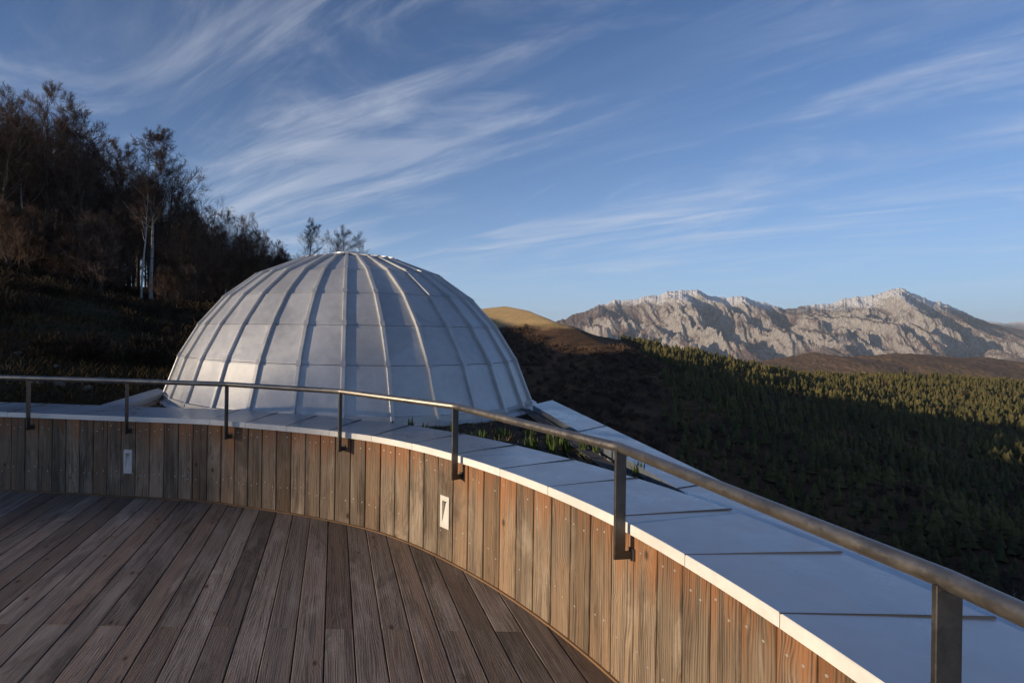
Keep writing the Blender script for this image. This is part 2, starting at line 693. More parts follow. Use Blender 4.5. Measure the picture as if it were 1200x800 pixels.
core = MB()
idx = list(range(0, len(CURVE), 8))
inn = CURVE[idx] + NRM[idx] * 0.026
outr = CURVE[idx] + NRM[idx] * 0.575
n = len(idx)
for i in range(n):
    j = (i + 1) % n
    a, b, c, d = inn[i], inn[j], outr[j], outr[i]
    zt, zb = 0.70, -5.0
    core.poly([(*a, zb), (*b, zb), (*b, zt), (*a, zt)], 0)
    core.poly([(*d, zb), (*d, zt), (*c, zt), (*c, zb)], 1)
    core.poly([(*a, zt), (*b, zt), (*c, zt), (*d, zt)], 0)
under(core.build('wall_core', [M['dark'], M['facade']]), par)

# planks
PW = 0.1362
npl = int(round(CLEN / PW))
pw = CLEN / npl
w = pw / 2 - 0.003
th = 0.024
ch = 0.004
b = MB()
prof = [(-w, 0.001), (-w, -th + ch), (-w + ch, -th), (w - ch, -th), (w, -th + ch), (w, 0.001)]
b.quadstrip([[(x, y, 0.008) for x, y in prof], [(x, y, WALL_TOP) for x, y in prof]])
plank_me = b.mesh('plank', M['plank'])
S0 = s_near(-3.13, 4.965)
LW, LH = 0.021, 0.074                        # half size of a step light's opening
LAMP_Z = 0.325
hb_ = MB()
for x0, x1, z0, z1 in ((-w, -LW - 0.004, 0.008, WALL_TOP), (LW + 0.004, w, 0.008, WALL_TOP), (-LW - 0.004, LW + 0.004, 0.008, LAMP_Z - LH - 0.004), (-LW - 0.004, LW + 0.004, LAMP_Z + LH + 0.004, WALL_TOP)):
    hb_.box(((x0 + x1) / 2, -th / 2 + 0.0005, (z0 + z1) / 2), (x1 - x0, th, z1 - z0))
plank_hole = hb_.mesh('plank', M['plank'])
LAMP_I = [int(round((s_near(*q) - S0) % CLEN / pw - 0.37)) for q in ((-1.925, 4.82), (0.80, 3.535))]
rng = random.Random(5)
screws = MB()
for i in range(npl):
    s = S0 + (i + 0.37) * pw
    p, nn = at(s, 0.026)
    o = link('plank', plank_hole if i in LAMP_I else plank_me)
    # local -y faces the deck
    ang = math.atan2(nn[1], nn[0]) - math.pi / 2
    o.matrix_world = Matrix.Translation((p[0] + nn[0] * rng.uniform(-0.002, 0.001), p[1] + nn[1] * rng.uniform(-0.002, 0.001), rng.uniform(-0.002, 0.002))) @ Matrix.Rotation(ang + rng.uniform(-0.006, 0.006), 4, 'Z')
    mw = o.matrix_world.copy()
    under(o, par)
    o.matrix_basis = mw
    if -5.0 < p[0] and p[1] > -0.5:
        tx = np.array([nn[1], -nn[0]])
        for zc in (0.21, 0.615):
            for sx in (-0.03, 0.032):
                if rng.random() < 0.2:
                    continue
                q = p - nn * (th + 0.0022) + tx * (sx + rng.uniform(-0.012, 0.012))
                zz = zc + rng.uniform(-0.03, 0.03)
                rr = 0.0048
                L0, L1 = [], []
                for kk in range(6):
                    a = kk * math.pi / 3
                    L0.append((q[0] + tx[0] * rr * math.cos(a) + nn[0] * 0.003, q[1] + tx[1] * rr * math.cos(a) + nn[1] * 0.003, zz + rr * math.sin(a)))
                    L1.append((q[0] + tx[0] * rr * math.cos(a), q[1] + tx[1] * rr * math.cos(a), zz + rr * math.sin(a)))
                screws.quadstrip([L1, L0])
under(tag(screws.build('screw_heads', M['screw']), kind='stuff'), par)

# foot trim
tr = MB()
loops = []
m_ = 400
for i in range(m_):
    s = CLEN * i / m_
    loops.append([pt3(s, -0.012, 0.001), pt3(s, -0.012, 0.012), pt3(s, 0.01, 0.012), pt3(s, 0.01, 0.001)])
loops.append(loops[0])
tr.quadstrip(loops, caps=False)
under(tr.build('foot_trim', M['trim']), par)

# cap panels
JOINTS = [(-3.05, 4.96), (-1.089, 4.715), (-0.756, 4.58), (-0.38, 4.443), (-0.021, 4.283), (0.312, 4.10), (0.58, 3.83), (0.809, 3.515),
          (1.007, 3.16), (1.156, 2.80), (1.28, 2.369), (1.328, 1.965), (1.336, 1.557)]
js = [s_near(*j) for j in JOINTS]
for i in range(1, len(js)):
    while js[i] < js[i - 1]:
        js[i] += CLEN
# carry on round the terrace
rest = js[0] + CLEN - js[-1]
nr = int(rest / 0.41)
js += [js[-1] + rest * (i + 1) / nr for i in range(nr)]
for i in range(len(js) - 1):
    s0, s1 = js[i] + 0.0012, js[i + 1] - 0.0012
    nseg = max(2, int((s1 - s0) / 0.12))
    loops = []
    dz = rng.uniform(-0.001, 0.001)
    for q in range(nseg + 1):
        s = s0 + (s1 - s0) * q / nseg
        f = -0.014
        zt = CAP_Z + dz
        loops.append([pt3(s, f, WALL_TOP + 0.0005), pt3(s, f, zt - 0.003), pt3(s, f + 0.003, zt), pt3(s, 0.30, zt + 0.001 * math.sin(q * 2.1 + i)), pt3(s, 0.607, zt - 0.004), pt3(s, 0.612, zt - 0.008),
                      pt3(s, 0.612, zt - 0.07), pt3(s, 0.605, zt - 0.07), pt3(s, 0.605, zt - 0.012), pt3(s, f + 0.005, zt - 0.006), pt3(s, f + 0.005, WALL_TOP + 0.0005)])
    b = MB()
    b.quadstrip(loops)
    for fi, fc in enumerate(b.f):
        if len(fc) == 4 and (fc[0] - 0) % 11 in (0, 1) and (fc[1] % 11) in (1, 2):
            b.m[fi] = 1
    under(b.build('cap_panel', [M['cap'], M['lip_sunlit']]), par)
    sm = MB()
    sj = js[i]
    L = []
    for off in (-0.0135, 0.01, 0.31, 0.611):
        p, nn = at(sj, off)
        tx = np.array([nn[1], -nn[0]])
        zc = CAP_Z - 0.002
        hh = 0.0045 if off > 0.01 else 0.003
        L.append([(p[0] - tx[0] * 0.0045, p[1] - tx[1] * 0.0045, zc), (p[0] - tx[0] * 0.0028, p[1] - tx[1] * 0.0028, zc + hh), (p[0] + tx[0] * 0.0028, p[1] + tx[1] * 0.0028, zc + hh), (p[0] + tx[0] * 0.0045, p[1] + tx[1] * 0.0045, zc)])
    sm.quadstrip(L)
    under(sm.build('seam', M['seam']), par)

# ------------------------------------------------------------------ step lights set into the planks
def step_light(i, label):
    p, nn = at(S0 + (i + 0.37) * pw, 0.002)
    ang = math.atan2(nn[1], nn[0]) - math.pi / 2
    o = thing('step_light', (p[0], p[1], LAMP_Z), label, 'wall light', None, ang)
    W, H = 0.040, 0.108
    y0, y1 = -0.007, -0.0005
    fr = MB()
    fr.box((-(W + LW) / 2, (y0 + y1) / 2, 0), (W - LW, y1 - y0, 2 * H))
    fr.box(((W + LW) / 2, (y0 + y1) / 2, 0), (W - LW, y1 - y0, 2 * H))
    fr.box((0, (y0 + y1) / 2, (H + LH) / 2), (2 * LW, y1 - y0, H - LH))
    fr.box((0, (y0 + y1) / 2, -(H + LH) / 2), (2 * LW, y1 - y0, H - LH))
    fr.build('frame', M['white'], o)
    rc = MB()
    d = 0.0235
    # open box whose floor slopes from the front edge at the foot to the back at the head
    A, B = (-LW, y0 + 0.001, -LH), (LW, y0 + 0.001, -LH)
    C, D = (LW, d, LH), (-LW, d, LH)
    E_, F_ = (LW, y0 + 0.001, LH), (-LW, y0 + 0.001, LH)
    rc.poly([A, B, C, D])
    rc.poly([B, E_, C])
    rc.poly([A, D, F_])
    rc.build('light_tray', M['white'], o)
    hd = MB()
    hd.box((0, (y0 + d) / 2, LH - 0.003), (2 * LW, d - y0 - 0.004, 0.005))
    hd.build('lamp_window', M['dark'], o)
    return o


step_light(LAMP_I[0], 'slim pale step light in the shaded planks under the wooded end of the rail')
step_light(LAMP_I[1], 'slim pale step light in sunlit orange planks beside a rail post')

# ------------------------------------------------------------------ handrail
hr = thing('handrail', (0.9, 3.2, 0.6), 'round brushed steel handrail on flat posts above the parapet', 'handrail')
RATIO = [-0.5758, -0.3903, -0.2016, 0.0129, 0.2306, 0.5452, 1.161]
OFFC = CURVE - NRM * 0.064
ps = []
for r_ in RATIO:
    d = np.abs(OFFC[:, 0] - r_ * OFFC[:, 1]) + 100 * (OFFC[:, 1] < 0.3)
    ps.append(np.argmin(d) / len(CURVE) * CLEN)
for i in range(1, len(ps)):
    while ps[i] < ps[i - 1]:
        ps[i] += CLEN
ps = [ps[0] - 1.94, ps[0] - 0.97] + ps + [ps[-1] + 1.06 * (i + 1) for i in range(4)]
RZ = 1.063
rail = MB()
pts = [Vector(pt3(s, -0.064, RZ)) for s in ps]
dense = []
for i in range(len(pts) - 1):
    dense.append(pts[i])
    d = (pts[i + 1] - pts[i])
    dense.append(pts[i] + d * 0.02)
    dense.append(pts[i + 1] - d * 0.02)
dense[0] = pts[0]
rail.tube(dense + [pts[-1]], 0.0215, 16, caps=True)


def hung(o):
    o.parent = hr
    o.matrix_parent_inverse = Matrix.Translation((-0.9, -3.2, -0.6))
    return o


hung(rail.build('rail', M['steel'], None, True))
for i, s in enumerate(ps):
    p, nn = at(s, -0.064)
    ang = math.atan2(nn[1], nn[0]) - math.pi / 2
    b = MB()
    zb, zt = 0.588, RZ - 0.012
    hx, hy, c = 0.0055, 0.025, 0.0015
    prof = [(-hx, -hy + c), (-hx + c, -hy), (hx - c, -hy), (hx, -hy + c), (hx, hy - c), (hx - c, hy), (-hx + c, hy), (-hx, hy - c)]
    b.quadstrip([[(x, y, zb) for x, y in prof], [(x, y, zt) for x, y in prof]])
    # weld bead where the post meets the rail
    b.tube([(0, -0.02, RZ - 0.0205), (0, 0.02, RZ - 0.0205)], 0.0075, 6)
    po = link('post', b.mesh('post', M['post']))
    po.matrix_world = Matrix.Translation((p[0], p[1], 0)) @ Matrix.Rotation(ang, 4, 'Z')
    mb = po.matrix_world.copy()
    hung(po)
    po.matrix_basis = mb
    br = MB()
    br.box((0, 0.044, 0.604), (0.011, 0.042, 0.032))
    br.box((0, 0.061, 0.606), (0.034, 0.006, 0.05))
    br.build('bracket', M['post'], po)

# ------------------------------------------------------------------ dome
DC = (0.173, 7.65)
dome = thing('planetarium_dome', (DC[0], DC[1], 0.62), 'large grey metal planetarium dome with raised ribs and flat panels', 'dome')
PROF = [(2.49, 0.70), (2.305, 1.19), (2.055, 1.60), (1.735, 1.965), (1.31, 2.275), (0.72, 2.51), (0.20, 2.60)]
NR = 32
PH0 = math.radians(-2.0)


def dpt(r, z, phi):
    return Vector((r * math.sin(phi), -r * math.cos(phi), z - 0.62))


sub = MB()
loops = [[dpt(r - 0.022, z - 0.012, PH0 + 2 * math.pi * k / NR) for k in range(NR)] for r, z in [(2.52, 0.56)] + PROF + [(0.03, 2.60)]]
sub.quadstrip(loops, caps=False)
sub.build('dome_shell', M['dark'], dome)
for j in range(len(PROF) - 1):
    r0, z0 = PROF[j]
    r1, z1 = PROF[j + 1]
    b = MB()
    da = math.pi / NR
    g = 0.0035

    def corner(r, z, sgn, inset):
        return dpt(r, z, sgn * da) + Vector((0, inset, 0))
    sl = Vector((0, r0 - r1, z1 - z0)).normalized()
    A, B = dpt(r0, z0, -da) + sl * g, dpt(r0, z0, da) + sl * g
    C, D = dpt(r1, z1, da) - sl * g, dpt(r1, z1, -da) - sl * g
    nrm = (B - A).cross(D - A).normalized()
    mid = (A + B + C + D) / 4 + nrm * 0.0025
    # a very slightly pillowed sheet with folded edges
    outer = [A, B, C, D]
    inn_ = [(p * 0.93 + (A + B + C + D) / 4 * 0.07) + nrm * 0.0015 for p in outer]
    back = [p - nrm * 0.018 for p in outer]
    b.quadstrip([back, outer, inn_], caps=False)
    b.poly([inn_[0], inn_[1], mid])
    b.poly([inn_[1], inn_[2], mid])
    b.poly([inn_[2], inn_[3], mid])
    b.poly([inn_[3], inn_[0], mid])
    me = b.mesh('panel', M['dome'])
    for k in range(NR):
        link('panel', me, dome, (0, 0, 0), PH0 + 2 * math.pi * (k + 0.5) / NR)
rb = MB()
hw, hh = 0.022, 0.034
loops = []
pr = [(2.51, 0.655)] + PROF
for i, (r, z) in enumerate(pr):
    a = Vector((pr[max(i - 1, 0)][0], pr[max(i - 1, 0)][1]))
    c = Vector((pr[min(i + 1, len(pr) - 1)][0], pr[min(i + 1, len(pr) - 1)][1]))
    t = (c - a).normalized()
    nr_, nz_ = t.y, -t.x
    hwi = hw if r > 0.5 else 0.018

    def rp(x, d):
        return (x, -(r + nr_ * d), z + nz_ * d - 0.62)
    cc = 0.006
    loops.append([rp(-hwi, -0.03), rp(-hwi, hh - cc), rp(-hwi + cc, hh), rp(hwi - cc, hh), rp(hwi, hh - cc), rp(hwi, -0.03)])
rb.quadstrip(loops)
# lap plates at each ring
for (r, z), (rn, zn) in zip(PROF[1:-1], PROF[2:]):
    t = Vector((rn - r, zn - z)).normalized()
    q = []
    for dd in (-0.035, 0.035):
        rr_, zz_ = r + t.x * dd, z + t.y * dd
        nr_, nz_ = t.y, -t.x
        q.append([(-hw - 0.003, -(rr_ + nr_ * 0.03), zz_ + nz_ * 0.03 - 0.62), (-hw - 0.003, -(rr_ + nr_ * (hh + 0.0015)), zz_ + nz_ * (hh + 0.0015) - 0.62),
                  (hw + 0.003, -(rr_ + nr_ * (hh + 0.0015)), zz_ + nz_ * (hh + 0.0015) - 0.62), (hw + 0.003, -(rr_ + nr_ * 0.03), zz_ + nz_ * 0.03 - 0.62)])
    rb.quadstrip(q)
rib_me = rb.mesh('rib', M['rib'])
for k in range(NR):
    link('rib', rib_me, dome, (0, 0, 0), PH0 + 2 * math.pi * k / NR)
# base ring with a drip flange, made in straight lengths
for k in range(NR):
    b = MB()
    L = []
    for sgn in (-1, 1):
        a = sgn * math.pi / NR * 0.996
        L.append([dpt(2.495, 0.705, a), dpt(2.525, 0.700, a), dpt(2.53, 0.645, a), dpt(2.60, 0.625, a), dpt(2.60, 0.61, a), dpt(2.495, 0.61, a)])
    b.quadstrip(L)
    o = link('base_ring_length', b.mesh('base_ring_length', M['rib']), dome, (0, 0, 0), PH0 + 2 * math.pi * (k + 0.5) / NR)
cr = MB()
cr.quadstrip([[dpt(0.215, 2.60, 2 * math.pi * k / 24) for k in range(24)], [dpt(0.215, 2.645, 2 * math.pi * k / 24) for k in range(24)], [dpt(0.19, 2.655, 2 * math.pi * k / 24) for k in range(24)], [dpt(0.02, 2.662, 2 * math.pi * k / 24) for k in range(24)]], caps=True)
cr.build('crown_cap', M['rib'], dome)

# ------------------------------------------------------------------ straight roof parapets either side of the dome
def straight_parapet(a_in, b_in, a_out, b_out, top, npan, label):
    c = ((a_in[0] + b_out[0]) / 2, (a_in[1] + b_out[1]) / 2, 0)
    root = thing('roof_parapet', c, label, 'parapet')

    def L(p, q, f, z):
        return (p[0] + (q[0] - p[0]) * f - c[0], p[1] + (q[1] - p[1]) * f - c[1], z)
    body = MB()
    ins = 0.02
    q4 = [L(a_in, a_out, 0.08, 0), L(a_in, a_out, 0.92, 0), L(b_in, b_out, 0.92, 0), L(b_in, b_out, 0.08, 0)]
    body.quadstrip([[(x, y, -5) for x, y, _ in q4], [(x, y, top - 0.02) for x, y, _ in q4]])
    body.build('wall_body', M['facade'], root)
    for i in range(npan):
        f0, f1 = i / npan + 0.0006, (i + 1) / npan - 0.0006
        A, B = L(a_in, b_in, f0, 0), L(a_out, b_out, f0, 0)
        C, D = L(a_out, b_out, f1, 0), L(a_in, b_in, f1, 0)
        lo = [(p[0], p[1], top - 0.06) for p in (A, B, C, D)]
        hi = [(p[0], p[1], top) for p in (A, B, C, D)]
        b = MB()
        b.quadstrip([lo, hi])
        b.build('cap_panel', M['cap'], root)
        if i:
            s = MB()
            s.tube([(A[0], A[1], top), (B[0], B[1], top)], 0.005, 5)
            s.build('seam', M['seam'], root)
    return root


straight_parapet((1.66, 1.25), (2.30, 6.11), (1.985, 1.25), (2.71, 6.56), 0.714, 3, 'straight blue grey metal parapet coping on the open valley side of the dome')
straight_parapet((-2.135, 5.40), (-2.165, 6.80), (-2.44, 5.40), (-2.37, 7.15), 0.727, 1, 'short metal parapet coping between terrace and dome on the wooded side')
# solid roof under the bed
rf = MB()
rp_ = [(1.62, 1.6), (2.26, 6.2), (2.3, 7.6), (1.9, 9.4), (0.17, 10.1), (-1.6, 9.4), (-2.2, 7.6), (-2.2, 5.2), (-1.0, 5.0), (0.2, 4.5), (1.2, 3.4)]
rf.quadstrip([[(x, y, -5) for x, y in rp_], [(x, y, 0.50) for x, y in rp_]])
tag(rf.build('planetarium_roof', M['facade']), 'plastered roof block carrying the planting bed and the dome', 'roof')

# planting bed
nx, ny = 90, 130
X, Y = np.meshgrid(np.linspace(-2.15, 2.28, nx), np.linspace(1.9, 8.6, ny))
right = 1.70 + (Y - 1.7) * (2.27 - 1.70) / (6.11 - 1.7)
X = -2.15 + (X + 2.15) / (2.28 + 2.15) * (np.minimum(right, 2.27) + 2.15)
Z = 0.612 + 0.016 * fbm(X * 2.5, Y * 2.5, 3) + 0.012 * fbm(X * 14, Y * 14, 3) - 0.03 * sstep(3.4, 2.2, Y)
V = np.stack([X, Y, Z], -1).reshape(-1, 3)
def outside_terrace(P, margin):
    i = np.argmin(((P[:, None, :] - CURVE[None, ::6, :]) ** 2).sum(-1), 1)
    return np.sum((P - CURVE[::6][i]) * NRM[::6][i], 1) > margin


BF = grid_faces(ny, nx)
BF = BF[outside_terrace(V[BF][:, :, :2].mean(1), 0.50)]
bed = link('planting_bed', np_mesh('planting_bed', V, BF, M['soil'], True))
tag(bed, 'dark soil planting bed between the curved coping and the dome', None, None, 'structure')


def bed_z(x, y):
    return float(0.612 + 0.016 * fbm(np.array(x) * 2.5, np.array(y) * 2.5, 3) + 0.012 * fbm(np.array(x) * 14, np.array(y) * 14, 3) - 0.03 * sstep(3.4, 2.2, np.array(y)))


# drain grating along the straight parapet
gr = thing('drain_grating', (1.98, 4.1, 0.62), 'dark slotted drain grating between the soil and the straight coping', 'grating')
g_ = MB()
P0, P1 = np.array((1.72, 2.25)), np.array((2.262, 6.08))
dv = (P1 - P0)
Lg = np.linalg.norm(dv)
dv /= Lg
sd = np.array((-dv[1], dv[0]))
for off in (0.012, 0.105):
    a = P0 + sd * off
    e = P1 + sd * off
    g_.tube([(a[0] - 1.98, a[1] - 4.1, 0.045), (e[0] - 1.98, e[1] - 4.1, 0.045)], 0.007, 4)
g_.build('edge_bar', M['grate'], gr)
sl_ = MB()
ns = 110
for i in range(ns):
    c = P0 + dv * Lg * (i + 0.5) / ns
    a = c + sd * 0.012
    e = c + sd * 0.105
    sl_.tube([(a[0] - 1.98, a[1] - 4.1, 0.045), (e[0] - 1.98, e[1] - 4.1, 0.047)], 0.006, 4)
tag(sl_.build('slats', M['grate'], gr), kind='stuff')

# plants in the bed
rng = random.Random(21)
SHOTS = [(1.50, 4.05, 0.16, 0), (1.68, 4.02, 0.20, 0), (1.81, 4.12, 0.15, 0), (1.88, 3.98, 0.19, 0), (2.02, 3.72, 0.20, 0), (1.22, 4.35, 0.17, 0), (1.05, 4.62, 0.17, 0), (0.93, 4.72, 0.13, 0), (0.72, 4.90, 0.14, 0),
         (1.42, 4.3, 0.12, 1), (1.90, 4.4, 0.10, 0), (2.03, 4.75, 0.10, 0), (1.32, 4.62, 0.11, 0),
         (1.60, 4.22, 0.13, 0), (1.76, 4.30, 0.16, 0), (1.97, 3.95, 0.14, 0), (1.93, 3.35, 0.15, 0), (1.42, 4.55, 0.13, 0), (1.15, 4.48, 0.12, 0), (1.55, 4.75, 0.10, 0), (1.80, 4.85, 0.10, 0), (0.85, 4.86, 0.12, 0), (0.55, 4.98, 0.10, 0), (2.05, 4.2, 0.13, 0), (1.30, 4.24, 0.10, 1), (1.78, 3.72, 0.11, 1)]


def tuft(x, y, h, kind, i):
    z = bed_z(x, y)
    lab = ['small tuft of green bulb leaves sprouting from the planting bed', 'dry straw coloured grass tuft lying on the planting bed'][kind]
    o = thing(['leafy_shoot', 'dry_tuft'][kind], (x, y, z - 0.01), lab, ['plant', 'grass tuft'][kind], 'shoots sprouting in the planting bed' if kind == 0 else 'dry tufts on the planting bed')
    b = MB()
    nl = rng.randint(9, 15) if kind == 0 else 26
    for k in range(nl):
        a = rng.uniform(0, 6.28)
        sp = rng.uniform(0.02, 0.4) if kind == 0 else rng.uniform(0.5, 1.6)
        L = h * rng.uniform(0.6, 1.1)
        wd = (0.008 if kind == 0 else 0.004) * rng.uniform(0.7, 1.2)
        bx, by = rng.uniform(-0.03, 0.03), rng.uniform(-0.03, 0.03)
        sx, sy = -math.sin(a) * wd, math.cos(a) * wd
        pts_ = []
        for t in (0, 0.4, 0.75, 1):
            ww = [0.7, 1, 0.8, 0.08][[0, 0.4, 0.75, 1].index(t)]
            rr = sp * L * t * t * 0.8 + 0.0
            zz = L * t * (1 - 0.25 * sp * t)
            pts_.append(((bx + math.cos(a) * rr - sx * ww, by + math.sin(a) * rr - sy * ww, zz), (bx + math.cos(a) * rr + sx * ww, by + math.sin(a) * rr + sy * ww, zz)))
        for q in range(3):
            b.poly([pts_[q][0], pts_[q][1], pts_[q + 1][1], pts_[q + 1][0]])
    b.build('leaves', M['shoot'] if kind == 0 else M['straw'], o)


for i, (x, y, h, k) in enumerate(SHOTS):
    tuft(x, y, h, k, i)
# litter, moss and low growth on the soil
mu = MB()
for i in range(5200):
    y = rng.uniform(2.3, 6.4)
    x = rng.uniform(-2.1, 1.68 + (y - 1.7) * 0.125)
    if math.hypot(x - DC[0], y - DC[1]) < 2.6 or s_near(x, y) is None:
        continue
    i_ = np.argmin((CURVE[:, 0] - x) ** 2 + (CURVE[:, 1] - y) ** 2)
    if np.dot(np.array((x, y)) - CURVE[i_], NRM[i_]) < 0.63:
        continue
    z = bed_z(x, y)
    a = rng.uniform(0, 6.28)
    L = rng.uniform(0.015, 0.07)
    wd = rng.uniform(0.002, 0.009)
    ca, sa = math.cos(a), math.sin(a)
    up = rng.uniform(0.0, 0.05)
    m = 0 if rng.random() < 0.55 else (1 if rng.random() < 0.45 else 2)
    mu.poly([(x - sa * wd, y + ca * wd, z - 0.004), (x + sa * wd, y - ca * wd, z - 0.004), (x + ca * L, y + sa * L, z + up + 0.004)], m)
tag(mu.build('ground_litter', [M['mulch'], M['shoot'], M['straw']]), 'leaf litter and low growth on the soil bed', 'litter', None, 'stuff')


# ------------------------------------------------------------------ terrain
SA_, CA_ = math.sin(SUN_A), math.cos(SUN_A)
TE = math.tan(SUN_ELEV)


def pq(x, y):
    return x * CA_ - y * SA_, -(x * SA_ + y * CA_)


AZ = [-180, -150, -125, -114, -100, -85, -70, -55, -42, -32, -22, -12, -4, 2, 8, 14, 20, 30, 45, 70, 100, 140, 180]
SL = [-.16, -.10, -.02, 0.00, 0.05, 0.12, 0.17, 0.19, 0.17, 0.125, 0.085, 0.085, 0.075, 0.05, 0.00, -.10, -.24, -.34, -.38, -.40, -.38, -.30, -.16]
RID_P = [-1500, -1000, -760, -656, -620, -563, -503, -443, -415, -401, -394, -384, -377, -345, -330, -303, -260, -200, -150, -110]
RID_Z = [20, 80, 138, 144, 141, 131, 112, 99, 99, 101, 117, 117, 102, 97, 100, 108, 95, 50, 10, -20]


def near_z(x, y):
    x = np.asarray(x, float)
    y = np.asarray(y, float)
    r = np.hypot(x, y)
    az = np.degrees(np.arctan2(x, y))
    s = np.interp(az, AZ, SL)
    up = np.maximum(r - 7.0, 0)
    z_up = 0.35 + 34 * (1 - np.exp(-s * up / 34)) + 0.55 * sstep(8, 22, r) * sstep(-14, -24, az) * sstep(-70, -50, az)
    z_up = z_up * (1 - 1.0 * sstep(120, 300, r) * sstep(-16, -4, az)) - 40 * sstep(200, 420, r) * sstep(-32, -16, az)
    z_dn = -1.5 + s * np.maximum(r - 2, 0)
    floor = -70 - 0.10 * x
    z_dn = floor + np.log1p(np.exp(np.clip((z_dn - floor) / 12.0, -30, 30))) * 12.0
    k = sstep(-0.05, 0.05, s)
    z = z_up * k + z_dn * (1 - k)
    rin = 6.9 + 2.7 * sstep(-44, -62, az) * sstep(-140, -110, az)
    z = -0.9 + (z + 0.9) * sstep(rin, rin + 1.9, r)
    z = z + sstep(9, 16, r) * (0.22 * fbm(x / 4.0, y / 4.0, 4) + 0.9 * fbm(x / 22.0 + 3, y / 22.0, 3) * sstep(20, 60, r))
    p, q = pq(x, y)
    rz = np.interp(p, RID_P[::1], RID_Z) + 2 * fbm(x / 40.0, y / 40.0, 4) * sstep(-80, -140, p)
    bump = rz - np.maximum(np.abs(q - 300) - 10, 0) * 0.42
    z = np.where(p < -60, np.maximum(z, bump), z)
    return z


def terrain_mat(name, bands, scale, fine):
    """bands: list of colours mixed by noise at a few scales"""
    t = NT(name)
    o = t.pos()
    a = t.noise(o, scale, 6, 0.62, 0.4)
    b = t.noise(o, scale * 5.3, 5, 0.6, 0.2)
    c = t.noise(o, fine, 4, 0.7)
    col = t.mix(t.ramp(a, 0.38, 0.62), bands[0], bands[1])
    col = t.mix(t.math('MULTIPLY', t.ramp(b, 0.45, 0.65), 0.8), col, bands[2])
    col = t.mix(t.math('MULTIPLY', t.ramp(c, 0.45, 0.7), 0.6), col, bands[3])
    t.bump(t.math('ADD', b, c), 0.6, 0.4)
    return t.out(col, 0.95, 0, 0.1)


M['bank'] = terrain_mat('rough_grass_bank', [(0.034, 0.028, 0.014), (0.050, 0.036, 0.019), (0.028, 0.028, 0.012), (0.016, 0.013, 0.009)], 0.12, 3.0)
nr_, na_ = 170, 420
rr = 6.3 * (900 / 6.3) ** (np.linspace(0, 1, nr_))
aa = np.linspace(-math.pi, math.pi, na_, endpoint=False)
RR, AA = np.meshgrid(rr, aa, indexing='ij')
X, Y = RR * np.sin(AA), RR * np.cos(AA)
V = np.stack([X, Y, near_z(X, Y)], -1).reshape(-1, 3)
hill = link('hillside', np_mesh('hillside', V, grid_faces(nr_, na_, True)[:, ::-1], M['bank'], True))
tag(hill, 'dark rough grass hillside rising beside and behind the dome', None, None, 'structure')

CREST = np.array([(268.0, 612.0, 9.0), (300.0, 640.0, 4.0), (332.8, 670.0, -1.4), (392.6, 680.0, -10.5), (460.6, 700.0, -22.5), (539.3, 730.0, -38.0), (626.8, 765.0, -51.4), (729.0, 810.0, -58.8), (833.5, 850.0, -63.6),
                  (1027.7, 900.0, -65.4), (1238.1, 950.0, -79.2), (1464.5, 1000.0, -95.7), (2000.0, 1150.0, -150.0)])
SPUR_Y = [120, 230, 300, 400, 500, 612, 657, 713, 799, 900, 1100]
SPUR_Z = [-80, -72, -62, -43, -16, 9, 20.5, 31.5, 41, 42, 20]


def mid_z(x, y):
    x = np.asarray(x, float)
    y = np.asarray(y, float)
    # right of the spur: the long forested face
    yc = np.interp(x, CREST[:, 0], CREST[:, 1])
    zc = np.interp(x, CREST[:, 0], CREST[:, 2])
    yf = 230 + 0.12 * x
    zf = np.interp(x, [0, 150, 400, 900], [-45, -70, -105, -130])
    t = (y - yf) / (yc - yf)
    tt = np.clip(t, -0.3, 1)
    z = zf + (zc - zf) * (tt * 1.25 - 0.25 * tt * tt)
    z = z - np.maximum(t - 1, 0) * 220 - sstep(1.0, 1.12, t) * 3
    gul = sstep(0.02, 0.3, t) * sstep(1.02, 0.85, t)
    z = z + gul * (5 * fbm(x / 130.0, y / 260.0, 4) + 1.6 * fbm(x / 30.0, y / 30.0, 3))
    # the grassy spur that comes down towards the camera, its near flank turned to the sun
    zr = np.interp(y, SPUR_Y, SPUR_Z)
    d = np.sqrt((x - 268.0) ** 2 + 14.0 ** 2) - 14.0
    zl = zr - d * np.where(x < 268, 0.24, 0.34) + 1.5 * fbm(x / 55.0, y / 55.0, 3) * sstep(4, 40, d)
    w = sstep(258, 318, x)
    return zl * (1 - w) + z * w


t = NT('mixed_slope')
o = t.pos()
sp = t.node('ShaderNodeSeparateXYZ')
t.l.new(o, sp.inputs[0])
a = t.noise(o, 0.012, 6, 0.6, 0.5)
b = t.noise(o, 0.07, 6, 0.65, 0.3)
c = t.noise(o, 0.35, 4, 0.7)
scrub = t.mix(t.ramp(a, 0.4, 0.6), (0.085, 0.053, 0.033), (0.15, 0.085, 0.048))
scrub = t.mix(t.math('MULTIPLY', t.ramp(b, 0.42, 0.66), 0.75), scrub, (0.042, 0.030, 0.019))
grass = t.mix(t.ramp(b, 0.35, 0.65), (0.60, 0.40, 0.20), (0.50, 0.36, 0.16))
hz = t.math('ADD', sp.outputs[2], t.math('MULTIPLY', t.math('SUBTRACT', a, 0.5), 42.0))
col = t.mix(t.ramp(hz, 6, 18), scrub, grass)
col = t.mix(t.math('MULTIPLY', t.ramp(c, 0.55, 0.8), 0.3), col, (0.06, 0.042, 0.024))
t.bump(t.math('ADD', b, c), 0.8, 2.0)
M['slope'] = t.out(col, 0.95, 0, 0.1)
nx, ny = 460, 270
XX, YY = np.meshgrid(np.concatenate([np.linspace(-40, 420, 160), np.linspace(425, 1900, nx - 160)]), np.linspace(130, 1150, ny))
